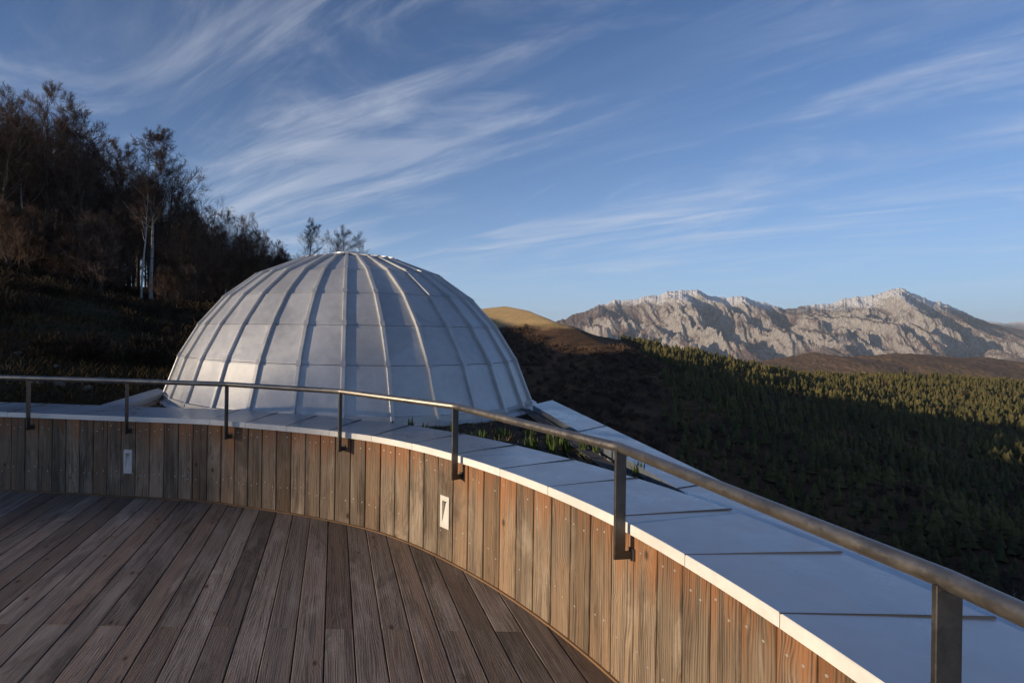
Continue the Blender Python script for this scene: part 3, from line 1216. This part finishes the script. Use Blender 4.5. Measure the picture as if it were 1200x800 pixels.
V = np.stack([XX, YY, mid_z(XX, YY)], -1).reshape(-1, 3)
slope = link('opposite_slope', np_mesh('opposite_slope', V, grid_faces(ny, nx), M['slope'], True))
tag(slope, 'opposite slope of grass and bracken running down to conifer forest', None, None, 'structure')

# brown hill behind the forest
BR = np.array([(1500, -190), (1963., -140), (2118, -124), (2214, -102), (2348, -79), (2445, -90), (2533, -97), (2655, -87), (2751, -77), (2864, -84), (2961, -91), (3145, -89), (3388, -131), (3598, -158), (4300, -210)])
nx, ny = 260, 80
XX, TT = np.meshgrid(np.linspace(1500, 4300, nx), np.linspace(0, 1.6, ny))
zc = np.interp(XX, BR[:, 0], BR[:, 1])
ZZ = -330 + (zc + 330) * np.where(TT < 1, np.sin(np.minimum(TT, 1) * math.pi / 2), 1 - (TT - 1) * 1.2)
ZZ = ZZ + sstep(0, .2, TT) * (7 * fbm(XX / 150, TT * 5, 5)) + 2.5 * fbm(XX / 14, TT * 60, 2)
M['brownhill'] = terrain_mat('winter_wood_hill', [(0.14, 0.092, 0.062), (0.18, 0.115, 0.07), (0.10, 0.075, 0.048), (0.06, 0.048, 0.032)], 0.006, 0.05)
hb = link('wooded_hill', np_mesh('wooded_hill', np.stack([XX, 1900 + 700 * TT, ZZ], -1).reshape(-1, 3), grid_faces(ny, nx), M['brownhill'], False))
tag(hb, 'low brown wooded hill between the forest and the mountains', None, None, 'structure')

# mountain massif
MT = np.array([(2500, -250), (4194., 20), (5000, 193), (5504, 361), (6008, 570), (6613, 780), (7117, 827), (7621, 935), (7923, 1020), (8226, 1044), (8528, 1069), (8831, 911), (9133, 875), (9597, 922), (9940, 826), (10343, 711), (10685, 615), (11149, 722), (11754, 771), (11956, 895),
               (12359, 961), (12661, 965), (12964, 1070), (13226, 1154), (13468, 1118), (13972, 923), (14476, 789), (14879, 613), (15484, 370), (16290, 215), (17500, 40), (20000, -120)])
nx, ny = 900, 260
xs = np.linspace(3600, 18500, nx)
tv = np.concatenate([np.linspace(0, 1, ny - 40), np.linspace(1.012, 1.5, 40)])
XX, TT = np.meshgrid(xs, tv)
YY = 9000 + 3500 * TT
CX = XX                                   # where along the crest a spur belongs; the spurs fan in towards the valley
XX = CX * YY / 12500.0
wx = XX + 220 * fbm(XX / 1500, YY / 1500, 3)
wy = YY + 220 * fbm(XX / 1500 + 40, YY / 1500, 3)
zc = np.interp(CX, MT[:, 0], MT[:, 1])
zc = zc + 34 * fbm(CX / 190.0, 0 * CX + 3.3, 5, 0.6) * sstep(2600, 5500, CX) * sstep(16500, 14000, CX)
base = -520.0
prof = np.where(TT < 1, np.clip(TT, 0, 1) ** 1.35, 1 - (TT - 1) * 1.1)
rg = ridged(wx / 1250.0, wy / 3600.0, 7, 0.50) - 1.15
rg2 = ridged(wx / 380.0 + 9, wy / 800.0, 6, 0.6) - 1.1
env = sstep(0.0, 0.35, TT) * np.where(TT < 1, (1 - np.clip(TT, 0, 1) ** 4.5), 0.0)
H = np.maximum(zc - base, 60)
ZZ = base + H * prof + env * H * (0.46 * rg + 0.12 * rg2)
ZZ = np.where(TT < 0.995, np.minimum(ZZ, base + H * (0.10 + 0.90 * np.clip(TT, 0, 1) ** 0.8)), ZZ)
ZZ = np.where(TT < 0.995, np.minimum(ZZ, zc - 6 - (1 - TT) * 300), ZZ)
t = NT('limestone_massif')
o = t.pos()
geo = t.node('ShaderNodeNewGeometry')
sn = t.node('ShaderNodeSeparateXYZ')
t.l.new(geo.outputs['Normal'], sn.inputs[0])
sp = t.node('ShaderNodeSeparateXYZ')
t.l.new(o, sp.inputs[0])
n1 = t.noise(o, 0.0022, 8, 0.65, 0.6)
n2 = t.noise(o, 0.012, 6, 0.65)
n3 = t.noise(t.vec(o, (1, 1, 0.35)), 0.03, 5, 0.7, 0.4)
rock = t.mix(t.ramp(n3, 0.35, 0.65), (0.36, 0.33, 0.31), (0.55, 0.515, 0.485))
wood = t.mix(t.ramp(n2, 0.35, 0.65), (0.14, 0.098, 0.092), (0.21, 0.145, 0.122))
steep = t.math('ADD', sn.outputs[2], t.math('MULTIPLY', t.math('SUBTRACT', n2, 0.5), 0.55))
alt = t.math('ADD', sp.outputs[2], t.math('MULTIPLY', t.math('SUBTRACT', n1, 0.5), 620.0))
fw = t.math('MULTIPLY', t.ramp(steep, 0.22, 0.55), t.ramp(alt, 950, 380))
col = t.mix(fw, rock, wood)
snow = t.math('MULTIPLY', t.ramp(alt, 560, 800), t.ramp(t.math('ADD', sn.outputs[2], t.math('MULTIPLY', t.math('SUBTRACT', n3, 0.5), 1.3)), 0.34, 0.62))
col = t.mix(snow, col, (0.88, 0.88, 0.90))
t.bump(t.math('ADD', n2, n3), 1.0, 70.0)
M['massif'] = t.out(col, 0.9, 0, 0.1)
mo = link('mountain', np_mesh('mountain', np.stack([XX, YY, ZZ], -1).reshape(-1, 3), grid_faces(len(tv), nx), M['massif'], False))
tag(mo, 'pale limestone mountain massif with snow along its jagged crest', None, None, 'structure')

FAR = np.array([(20000, 100), (26632., 452), (27794, 700), (28955, 678), (29729, 805), (30503, 700), (31277, 827), (32439, 688), (38000, 400)])
nx, ny = 260, 40
XX, TT = np.meshgrid(np.linspace(20000, 38000, nx), np.linspace(0, 1.3, ny))
zc = np.interp(XX, FAR[:, 0], FAR[:, 1]) + 90 * fbm(XX / 900.0, 0 * XX, 4)
ZZ = -500 + (zc + 500) * np.where(TT < 1, TT ** 1.3, 1 - (TT - 1)) + sstep(0, .3, TT) * sstep(1.0, .8, TT) * 200 * (ridged(XX / 2500, TT * 2, 5) - 1.1)
fm = link('distant_mountains', np_mesh('distant_mountains', np.stack([XX, 20000 + 4000 * TT, ZZ], -1).reshape(-1, 3), grid_faces(ny, nx), M['massif'], False))
tag(fm, 'faint snowy mountain chain beyond the massif', None, None, 'structure')

# valley floor reaching the horizon
M['plain'] = terrain_mat('valley_plain', [(0.07, 0.07, 0.045), (0.10, 0.085, 0.055), (0.05, 0.055, 0.035), (0.12, 0.11, 0.09)], 0.0007, 0.01)
gnd = MB()
R0 = 44000
k = 24
gp = np.linspace(-R0, R0, k)
GX, GY = np.meshgrid(gp, gp)
gobj = link('ground', np_mesh('ground', np.stack([GX, GY, np.full_like(GX, -505.0)], -1).reshape(-1, 3), grid_faces(k, k), M['plain']))
tag(gobj, 'hazy valley floor stretching to the horizon', None, None, 'structure')

# ------------------------------------------------------------------ trees
def bark(name, c1, c2, scale, marks=None):
    t = NT(name)
    o = t.obj()
    n1 = t.noise(t.vec(o, (1, 1, 0.25)), scale, 5, 0.65)
    col = t.mix(t.ramp(n1, 0.35, 0.65), c1, c2)
    if marks:
        n2 = t.noise(t.vec(o, (1.5, 1.5, 7.0)), 1.0, 4, 0.7, 0.6)
        col = t.mix(t.ramp(n2, 0.55, 0.66), col, marks)
    hs = t.node('ShaderNodeHueSaturation')
    t.put(hs.inputs['Value'], t.math('ADD', t.math('MULTIPLY', t.rnd(), 0.5), 0.7))
    t.l.new(col, hs.inputs['Color'])
    t.bump(n1, 0.5, 0.03)
    return t.out(hs.outputs[0], 0.9, 0, 0.15)


M['bark'] = bark('grey_brown_bark', (0.075, 0.058, 0.045), (0.13, 0.105, 0.082), 6)
M['twig'] = bark('brown_twigs', (0.095, 0.060, 0.042), (0.165, 0.105, 0.068), 1.5)
M['twig2'] = bark('purple_twigs', (0.080, 0.056, 0.048), (0.13, 0.092, 0.074), 1.5)
M['birch'] = bark('birch_bark', (0.40, 0.385, 0.355), (0.54, 0.52, 0.485), 4, (0.08, 0.07, 0.06))


class Tree:
    """builds a leafless tree of unit scale in metres"""
    def __init__(self, seed, H, r0, first, nlimb, spread, up, droop, twig=0.014, bend=0.05, dens=1.0, stems=1):
        self.R = random.Random(seed)
        self.tr = MB()
        self.cr = MB()
        self.twig = twig
        self.droop = droop
        self.dens = dens
        R = self.R
        for st in range(stems):
            a0 = R.uniform(0, 6.28)
            lean = (0.03 if stems == 1 else R.uniform(0.05, 0.16))
            base = Vector((math.cos(a0), math.sin(a0), 0)) * (0 if stems == 1 else 0.35)
            Hs = H * (1 if st == 0 else R.uniform(0.7, 0.95))
            pts, rad = [], []
            p = base.copy()
            d = Vector((math.cos(a0) * lean, math.sin(a0) * lean, 1)).normalized()
            ns = 12
            for i in range(ns + 1):
                pts.append(p.copy())
                f = i / ns
                rad.append(max(0.012, r0 * (1 - f) ** 0.85 * (1.35 if i == 0 else 1)))
                d = (d + Vector((R.uniform(-bend, bend), R.uniform(-bend, bend), 0.03))).normalized()
                p = p + d * Hs / ns
            pts[0].z -= 0.5
            self.tr.tube(pts, rad, 7)
            ang = R.uniform(0, 6.28)
            for k in range(nlimb):
                f = first + (0.97 - first) * (k + R.random() * 0.8) / nlimb
                q = f * ns
                i = min(int(q), ns - 1)
                pp = pts[i].lerp(pts[i + 1], q - i)
                ang += 2.4 + R.uniform(-0.5, 0.5)
                env = (1 - ((f - first) / (1.0 - first)) ** 1.6) * 0.8 + 0.22
                L = Hs * spread * env * R.uniform(0.75, 1.15)
                upk = up * R.uniform(0.7, 1.3) * (0.7 + 0.8 * f)
                dd = Vector((math.cos(ang), math.sin(ang), upk)).normalized()
                self.branch(pp, dd, L, rad[i] * 0.5, 1)

    def branch(self, p, d, L, r, lev):
        R = self.R
        ns = 4 if lev < 3 else 2
        pts, rad = [p.copy()], [max(r, self.twig * 0.6)]
        for i in range(ns):
            g = 0.10 if lev < 2 else (0.06 - self.droop * (0.5 if lev == 2 else 1.0))
            d = (d + Vector((R.uniform(-.16, .16), R.uniform(-.16, .16), R.uniform(-.10, .10) + g))).normalized()
            p = p + d * L / ns
            pts.append(p.copy())
            rad.append(max(self.twig * 0.32, r * (1 - 0.8 * (i + 1) / ns)))
        (self.tr if lev == 1 else self.cr).tube(pts, rad, 5 if lev == 1 else 3, caps=False)
        if lev >= 4:
            return
        n = int([0, 8, 7, 6][lev] * self.dens)
        for k in range(n):
            f = 0.22 + 0.78 * (k + R.random()) / n
            q = f * ns
            i = min(int(q), ns - 1)
            pp = pts[i].lerp(pts[i + 1], q - i)
            ax = (pts[i + 1] - pts[i]).normalized()
            s = ax.orthogonal().normalized()
            s.rotate(Matrix.Rotation(R.uniform(0, 6.28), 3, ax))
            dd = (ax * R.uniform(0.6, 1.0) + s * R.uniform(0.5, 0.95) + Vector((0, 0, 0.12))).normalized()
            Lk = L * [0, 0.55, 0.55, 0.75][lev] * R.uniform(0.6, 1.15) * (1.1 - 0.4 * f)
            self.branch(pp, dd, max(Lk, 0.25), rad[i] * 0.5, lev + 1)

    def meshes(self, mt, mc):
        return self.tr.mesh('trunk', mt, True), self.cr.mesh('crown', mc, False)


KIND = {
    'ash': [Tree(11, 12, 0.17, 0.30, 15, 0.34, 0.9, 0.0).meshes(M['bark'], M['twig']), Tree(12, 12, 0.15, 0.36, 14, 0.30, 1.2, 0.0).meshes(M['bark'], M['twig2'])],
    'oak': [Tree(21, 11, 0.20, 0.22, 15, 0.46, 0.65, 0.0, 0.015, dens=1.15).meshes(M['bark'], M['twig2']), Tree(22, 11, 0.18, 0.25, 15, 0.42, 0.75, 0.0, 0.015, stems=2, dens=0.95).meshes(M['bark'], M['twig'])],
    'birch': [Tree(31, 14, 0.15, 0.42, 18, 0.24, 1.0, 0.10, 0.018, 0.04).meshes(M['birch'], M['twig2']), Tree(32, 13, 0.12, 0.5, 14, 0.22, 1.0, 0.12, 0.018, 0.05).meshes(M['birch'], M['twig'])],
    'shrub': [Tree(41, 4.0, 0.05, 0.06, 11, 0.45, 1.2, 0.0, 0.014, 0.12, 0.8, stems=3).meshes(M['bark'], M['twig2']), Tree(42, 3.4, 0.04, 0.06, 10, 0.5, 1.0, 0.0, 0.014, 0.12, 0.8, stems=3).meshes(M['bark'], M['twig'])],
}
BASEH = {'ash': 12, 'oak': 11, 'birch': 14, 'shrub': 4.0}
trng = random.Random(77)


def plant(kind, var, x, y, h, label, group=None, name=None):
    z = float(near_z(x, y))
    sc = h / BASEH[kind]
    o = thing(name or {'ash': 'bare_tree', 'oak': 'bare_tree', 'birch': 'birch_tree', 'shrub': 'bare_shrub'}[kind], (x, y, z - 0.05), label, 'shrub' if kind == 'shrub' else 'tree', group, trng.uniform(0, 6.28))
    o.scale = (sc * trng.uniform(0.9, 1.12),) * 2 + (sc,)
    tm, cm = KIND[kind][var % 2]
    link('trunk', tm, o)
    link('crown', cm, o)
    return o


GW = 'bare trees of the hillside wood'
LAB = {'ash': 'bare slender grey brown tree in the wood above the grass bank', 'oak': 'bare spreading dark tree in the wood above the grass bank', 'birch': 'bare birch with thin pale stem among the darker wood'}


def by_view(px, Y, topy):
    """where a tree of the skyline stands and how tall it is"""
    X = (px - 392) / 620 * Y
    top = 1.55 + (386 + 0.014 * (px - 392) - topy) / 620 * Y
    return X, Y, top - float(near_z(X, Y))


SKY_X = [-60, 0, 15, 50, 85, 108, 122, 140, 170, 190, 207, 225, 250, 272, 290, 305, 325, 340, 350, 420]
SKY_Y = [100, 118, 140, 112, 135, 165, 200, 185, 158, 180, 215, 245, 258, 266, 262, 280, 290, 293, 300, 305]
# the trees that make the skyline: (x, depth, y of the top, kind, variant, label)
LEAD = [(50, 46, 110, 'ash', 0, 'tall bare tree with sunlit russet twigs above the wood'),
        (100, 50, 160, 'oak', 0, 'rounded russet brown tree just right of the tallest tree in the wood'),
        (-8, 40, 118, 'oak', 1, None), (28, 44, 132, 'birch', 1, None), (74, 52, 128, 'ash', 1, None),
        (176, 41, 152, 'birch', 0, 'tall birch with bright white trunk at the edge of the wood'),
        (165, 40.5, 200, 'birch', 1, 'thinner leaning birch stem beside the bright white birch'),
        (140, 55, 178, 'ash', 0, None), (200, 60, 205, 'oak', 0, None), (215, 70, 232, 'ash', 1, None),
        (237, 85, 250, 'oak', 1, None), (262, 100, 254, 'ash', 0, None),
        (288, 110, 258, 'oak', 0, 'lone round bare tree showing against the sky above the treeline'),
        (306, 130, 278, 'ash', 1, None), (326, 150, 286, 'oak', 1, None),
        (362, 75, 264, 'ash', 1, 'bare upright tree peeping over the dome'), (401, 80, 274, 'oak', 0, 'low bare tree top just showing behind the crown of the dome')]
taken = []
for px, Yd, ty, kd, vr, lb in LEAD:
    X, Y, h = by_view(px, Yd, ty)
    plant(kd, vr, X, Y, h, lb or LAB[kd], None if lb else GW)
    taken.append((X, Y))
n_fill = 0
tries = 0
while n_fill < 175 and tries < 6000:
    tries += 1
    px = trng.uniform(-70, 352)
    Y = 42 * (175 / 42) ** (trng.random() ** 1.15)
    X = (px - 392) / 620 * Y
    if (px > 240 and Y < 58) or (148 < px < 192 and Y < 48):
        continue
    if any((X - a) ** 2 + (Y - b) ** 2 < (2.0 + Y * 0.012) ** 2 for a, b in taken):
        continue
    ty = np.interp(px, SKY_X, SKY_Y) + trng.uniform(8, 75) * (60 / max(60, Y)) ** 0.8
    _, _, h = by_view(px, Y, ty)
    if h < 4.5:
        continue
    h = min(h, 17)
    kd = trng.choice(['ash', 'ash', 'oak', 'oak', 'oak', 'birch'])
    plant(kd, trng.randint(0, 1), X, Y, h, LAB[kd], GW)
    taken.append((X, Y))
    n_fill += 1
k = 0
while k < 34:
    px = trng.uniform(-420, -70)
    Y = 34 * (110 / 34) ** trng.random()
    X = (px - 392) / 620 * Y
    if any((X - a) ** 2 + (Y - b) ** 2 < 9 for a, b in taken):
        continue
    kd = trng.choice(['ash', 'oak', 'oak', 'birch'])
    plant(kd, k, X, Y, trng.uniform(9, 14), LAB[kd], GW)
    taken.append((X, Y))
    k += 1
# shrubs along the foot of the wood
for i in range(130):
    px = trng.uniform(-60, 345)
    if 150 < px < 190:
        continue
    Y = trng.uniform(35, 62) if px < 230 else trng.uniform(48, 110)
    X = (px - 392) / 620 * Y
    plant('shrub', i, X, Y, trng.uniform(2.6, 6.0), 'bare twiggy shrub in the dark undergrowth at the foot of the wood', 'shrubs under the wood')
# unseen trees and thickets, sized to shade the planks and dapple the dome
for i, (d, p, zt, kd) in enumerate([(60, -6.6, 0.60, 'shrub'), (64, -8.2, 0.5, 'shrub'), (70, -5.2, 0.6, 'ash'), (68, -10.8, 0.9, 'shrub'), (84, -12.2, 2.8, 'ash'), (74, -8.4, 2.9, 'birch')]):
    x = p * CA_ - d * SA_
    y = -p * SA_ - d * CA_
    h = zt + d * TE - float(near_z(x, y))
    plant(kd, i, x, y, h, {'shrub': 'tall bare thicket out of view, added to shade the planks', 'oak': 'spreading bare tree out of view, placed to shade the planks', 'ash': 'slender bare tree out of view, placed to shade planks and dome', 'birch': 'bare birch out of view, placed to dapple the dome'}[kd], 'unseen trees placed for their shade')
# thin pale trees on the slope below the coping
GB = 'thin trees on the slope below the coping'
for i, (px, Y, ty, kd) in enumerate([(822, 95, 476, 'birch'), (800, 120, 480, 'ash'), (1028, 75, 566, 'birch'), (1010, 82, 585, 'ash'), (1060, 90, 560, 'oak'), (700, 110, 455, 'oak'), (745, 105, 465, 'ash'), (880, 110, 505, 'oak'), (930, 100, 530, 'ash'), (975, 85, 560, 'oak'), (1120, 80, 585, 'ash'), (1165, 95, 570, 'oak'), (1190, 70, 610, 'birch'), (660, 130, 440, 'ash'), (850, 84, 500, 'ash')]):
    X, Y, h = by_view(px, Y, ty)
    h = max(h, 5)
    plant(kd, i, X, Y, min(h, 15), {'birch': 'pale stemmed birch on the shaded slope below the coping', 'ash': 'slender bare tree on the shaded slope below the coping', 'oak': 'bushy bare tree on the shaded slope below the coping'}[kd], GB)

# ------------------------------------------------------------------ conifer forest and scrub on the opposite slope
def conifer_geo(seed, n=7, tiers=4):
    R = random.Random(seed)
    V, F = [], []
    for k in range(tiers):
        z0 = 0.10 + 0.80 * k / tiers
        z1 = min(1.0, z0 + 0.42 - 0.04 * k)
        r = 0.18 * (1 - k / tiers) ** 0.8 + 0.03
        i0 = len(V)
        for j in range(n):
            a = 2 * math.pi * (j + 0.5 * (k % 2)) / n + R.uniform(-.25, .25)
            q = r * R.uniform(0.72, 1.22)
            V.append((math.cos(a) * q, math.sin(a) * q, z0 + R.uniform(-.05, .04)))
        V.append((R.uniform(-.01, .01), R.uniform(-.01, .01), z1))
        for j in range(n):
            F.append((i0 + j, i0 + (j + 1) % n, i0 + n))
    return np.array(V), np.array(F)


def twiggy_geo(seed, n=46, wide=1.0):
    R = random.Random(seed)
    V, F = [], []
    for k in range(n):
        a = R.uniform(0, 6.28)
        el = R.uniform(0.25, 1.45)
        r0 = R.uniform(0, 0.2)
        zb = R.uniform(0.1, 0.55)
        L = R.uniform(0.25, 0.5)
        b = Vector((math.cos(a) * r0, math.sin(a) * r0, zb))
        d = Vector((math.cos(a) * math.cos(el), math.sin(a) * math.cos(el), math.sin(el)))
        s = d.orthogonal().normalized()
        s.rotate(Matrix.Rotation(R.uniform(0, 6.28), 3, d))
        i = len(V)
        e = b + d * L
        V += [tuple(b - s * 0.012 * wide), tuple(e + s * 0.07 * wide), tuple(e - s * 0.05 * wide + Vector((0, 0, .06 * wide)))]
        F.append((i, i + 1, i + 2))
    i = len(V)
    V += [(-.02, 0, -.05), (.02, 0, -.05), (0, 0, .6), (0, -.02, -.05), (0, .02, -.05), (0, 0, .6)]
    F += [(i, i + 1, i + 2), (i + 3, i + 4, i + 5)]
    return np.array(V), np.array(F)


def leafmat(name, c1, c2, c3, sc):
    t = NT(name)
    o = t.pos()
    n1 = t.noise(o, sc, 3, 0.6)
    n2 = t.noise(o, sc * 14, 3, 0.6)
    col = t.mix(t.ramp(n1, 0.38, 0.62), c1, c2)
    col = t.mix(t.math('MULTIPLY', t.ramp(n2, 0.45, 0.62), 0.7), col, c3)
    return t.out(col, 0.9, 0, 0.1)


M['conifer'] = leafmat('conifer_needles', (0.078, 0.074, 0.030), (0.125, 0.105, 0.042), (0.046, 0.050, 0.024), 0.02)
M['scrub'] = leafmat('winter_scrub', (0.10, 0.066, 0.046), (0.13, 0.088, 0.060), (0.06, 0.045, 0.034), 0.03)


def scatter(name, geos, P, S, mat, seed):
    rs = np.random.RandomState(seed)
    Vs, Fs = [], []
    off = 0
    pick = rs.randint(0, len(geos), len(P))
    for g, (gv, gf) in enumerate(geos):
        ii = np.where(pick == g)[0]
        if not len(ii):
            continue
        a = rs.rand(len(ii)) * 6.28
        ca, sa = np.cos(a)[:, None], np.sin(a)[:, None]
        wd = S[ii][:, None] * rs.uniform(0.65, 1.5, len(ii))[:, None]
        x = (gv[None, :, 0] * ca - gv[None, :, 1] * sa) * wd + P[ii, 0:1]
        y = (gv[None, :, 0] * sa + gv[None, :, 1] * ca) * wd + P[ii, 1:2]
        z = gv[None, :, 2] * S[ii][:, None] + P[ii, 2:3]
        Vs.append(np.stack([x, y, z], -1).reshape(-1, 3))
        Fs.append((gf[None] + (np.arange(len(ii)) * len(gv))[:, None, None]).reshape(-1, 3) + off)
        off += len(ii) * len(gv)
    return link(name, np_mesh(name, np.concatenate(Vs), np.concatenate(Fs), mat))


rs = np.random.RandomState(5)
gx, gy = np.meshgrid(np.arange(60, 1450, 5.6), np.arange(150, 1060, 5.6))
gx = gx.ravel() + rs.uniform(-4.5, 4.5, gx.size)
gy = gy.ravel() + rs.uniform(-4.5, 4.5, gy.size)
yc = np.interp(gx, CREST[:, 0], CREST[:, 1])
yf = 230 + 0.12 * gx
tt = (gy - yf) / (yc - yf)
ratio = gx / gy
nz = fbm(gx / 90.0, gy / 90.0, 3)
edge = np.interp(gy, [230, 400, 560, 700, 900], [0.62, 0.64, 0.60, 0.54, 0.49]) + 0.05 * nz
yc = np.where(gx < 290, 830.0, yc)
tt = (gy - yf) / (yc - yf)
inview = (tt > -0.22) & (tt < 1.03) & (ratio < 1.42) & (ratio > 0.2)
con = inview & (ratio > edge) & (nz > -0.85)
gapp = rs.rand(gx.size) < np.where(fbm(gx / 28.0 + 7, gy / 28.0, 2) > 0.25, 0.8, 0.98)
con &= gapp
P = np.stack([gx, gy, mid_z(gx, gy) - 0.4], -1)
Sz = np.clip(rs.normal(8.0, 2.2, gx.size) * (1 + 0.35 * fbm(gx / 45.0, gy / 45.0, 2)), 3.0, 15)
ci = np.where(con)[0]
# the largest ones of the sunlit edge stand as trees of their own, the rest reads as one wood
app = Sz[ci] / gy[ci]
near_edge = (ratio[ci] < edge[ci] + 0.22) & (gy[ci] > 430)
lead = ci[near_edge][np.argsort(-app[near_edge])[:130]]
rest_i = np.setdiff1d(ci, lead)
geos = [conifer_geo(k, 7, 4) for k in range(3)] + [conifer_geo(7, 6, 3), conifer_geo(8, 8, 5)]
fo = scatter('conifer_forest', geos, P[rest_i], Sz[rest_i], M['conifer'], 3)
tag(fo, 'dense conifer forest covering the opposite slope', 'forest', None, 'stuff')
cmesh = [np_mesh('crown', g[0], g[1], M['conifer']) for g in geos]
tb = MB()
tb.tube([(0, 0, -0.08), (0, 0, 0.5)], [0.022, 0.012], 5)
tmesh = tb.mesh('trunk', M['bark'])
for k, i in enumerate(lead):
    o = thing('conifer_tree', tuple(P[i]), 'dark green conifer at the bracken edge of the forest on the opposite slope', 'tree', 'conifers along the forest edge', rs.uniform(0, 6.28))
    o.scale = (Sz[i] * 1.1,) * 2 + (Sz[i],)
    link('crown', cmesh[k % 5], o)
    link('trunk', tmesh, o)

# bare scrub wood on the left of the slope and sprinkled through the forest
sc_ = inview & ~con & (P[:, 2] < 2 + 12 * nz) & (rs.rand(gx.size) < np.where(nz > -0.1, 0.85, 0.45)) & ~((P[:, 2] > -14) & (ratio > 0.40) & (ratio < 0.56) & (P[:, 2] < 2))
sc_ |= inview & (ratio > edge) & ~con & (rs.rand(gx.size) < 0.8)
si = np.where(sc_)[0]
tg = [twiggy_geo(k) for k in range(4)]
so = scatter('scrub_wood', tg, P[si], rs.uniform(3.0, 7.0, len(si)), M['scrub'], 9)
tag(so, 'brown leafless scrub wood on the opposite slope', 'scrub', None, 'stuff')

n = 5200
az = rs.uniform(math.radians(8), math.radians(62), n)
r = 14 * (330 / 14) ** (rs.rand(n) ** 0.75)
x, y = r * np.sin(az), r * np.cos(az)
k = fbm(x / 25.0, y / 25.0, 3) > -0.35
x, y, r = x[k], y[k], r[k]
so2 = scatter('slope_scrub', tg, np.stack([x, y, near_z(x, y) - 0.2], -1), rs.uniform(0.7, 2.2, len(x)) * (0.55 + r / 130), M['scrub'], 19)
tag(so2, 'dark leafless scrub on the slope below the coping', 'scrub', None, 'stuff')

# ------------------------------------------------------------------ bank grass and stones
M['blade'] = leafmat('bank_grass_blades', (0.036, 0.031, 0.015), (0.052, 0.038, 0.02), (0.07, 0.05, 0.027), 0.4)
M['bankscrub'] = leafmat('bramble', (0.040, 0.029, 0.019), (0.055, 0.038, 0.024), (0.025, 0.020, 0.013), 0.5)
n = 42000
az = rs.uniform(math.radians(-36), math.radians(-3), n)
r = 8.2 * (52 / 8.2) ** (rs.rand(n) ** 0.8)
x, y = r * np.sin(az), r * np.cos(az)
z = near_z(x, y)
h = rs.uniform(0.03, 0.16, n) * (0.6 + 0.7 * (fbm(x / 3, y / 3, 2) > 0)) * (0.6 + r / 40)
wd = 0.006 + 0.0009 * r
a = rs.rand(n) * 6.28
lx, ly = rs.uniform(-1.3, 1.3, n) * h, rs.uniform(-1.3, 1.3, n) * h
V = np.stack([np.stack([x - np.cos(a) * wd, y - np.sin(a) * wd, z - 0.02], -1), np.stack([x + np.cos(a) * wd, y + np.sin(a) * wd, z - 0.02], -1), np.stack([x + lx, y + ly, z + h], -1)], 1).reshape(-1, 3)
k = rs.rand(n) < 0.05
k &= (fbm(x / 5.0 + 2, y / 5.0, 3) > -0.1) & (r > 11)
bs = scatter('bank_scrub', [twiggy_geo(30 + q, 110, 0.28) for q in range(4)], np.stack([x[k], y[k], z[k] - 0.05], -1), rs.uniform(0.2, 0.8, k.sum()) * (0.5 + r[k] / 50), M['bankscrub'], 23)
tag(bs, 'dark brown brambles and bracken on the bank', 'brambles', None, 'stuff')
go = link('bank_grass', np_mesh('bank_grass', V, np.arange(3 * n).reshape(-1, 3), M['blade']))
tag(go, 'rough dry grass growing on the dark bank', 'grass', None, 'stuff')

M['stone'] = plain('pale_stone', (0.10, 0.096, 0.09), 0.9, 0, 0.5, 6, 'pos', (0.5, 0.02))


def stone_mesh(seed):
    R = np.random.RandomState(seed)
    import bmesh
    bm = bmesh.new()
    bmesh.ops.create_icosphere(bm, subdivisions=2, radius=1)
    for v in bm.verts:
        k = 1 + 0.28 * float(fbm(np.array(v.co.x * 1.3 + seed * 3.1), np.array(v.co.y * 1.3 + v.co.z * 1.7), 3))
        v.co = Vector((v.co.x * k * 1.2, v.co.y * k * 0.9, v.co.z * k * 0.62))
    me = bpy.data.meshes.new('stone')
    bm.to_mesh(me)
    bm.free()
    me.materials.append(M['stone'])
    return me


stones = [stone_mesh(k) for k in range(4)]
for i in range(16):
    px = trng.uniform(-30, 130)
    Y = trng.uniform(8.2, 11.5)
    X = (px - 392) / 620 * Y
    o = link('stone', stones[i % 4], None, (X, Y, float(near_z(X, Y)) + 0.01), trng.uniform(0, 6))
    q = trng.uniform(0.03, 0.10)
    o.scale = (q, q, q)
    tag(o, 'small pale stone in the rubble at the foot of the grass bank', 'stone', 'stones at the foot of the bank')

#HAZE
hm = bpy.data.materials.new('valley_air')
hm.use_nodes = True
hm.node_tree.nodes.remove(hm.node_tree.nodes['Principled BSDF'])
pv = hm.node_tree.nodes.new('ShaderNodeVolumePrincipled')
pv.inputs['Color'].default_value = (0.72, 0.86, 1.0, 1)
pv.inputs['Density'].default_value = 1.7e-5
pv.inputs['Anisotropy'].default_value = 0.0
hm.node_tree.links.new(pv.outputs[0], hm.node_tree.nodes['Material Output'].inputs['Volume'])
hz_ = MB()
hz_.box((0, 0, (1600 - 506.5) / 2), (92000, 92000, 1600 + 506.5))
tag(hz_.build('haze', hm), 'thin blue haze filling the valley air', 'haze', None, 'stuff')
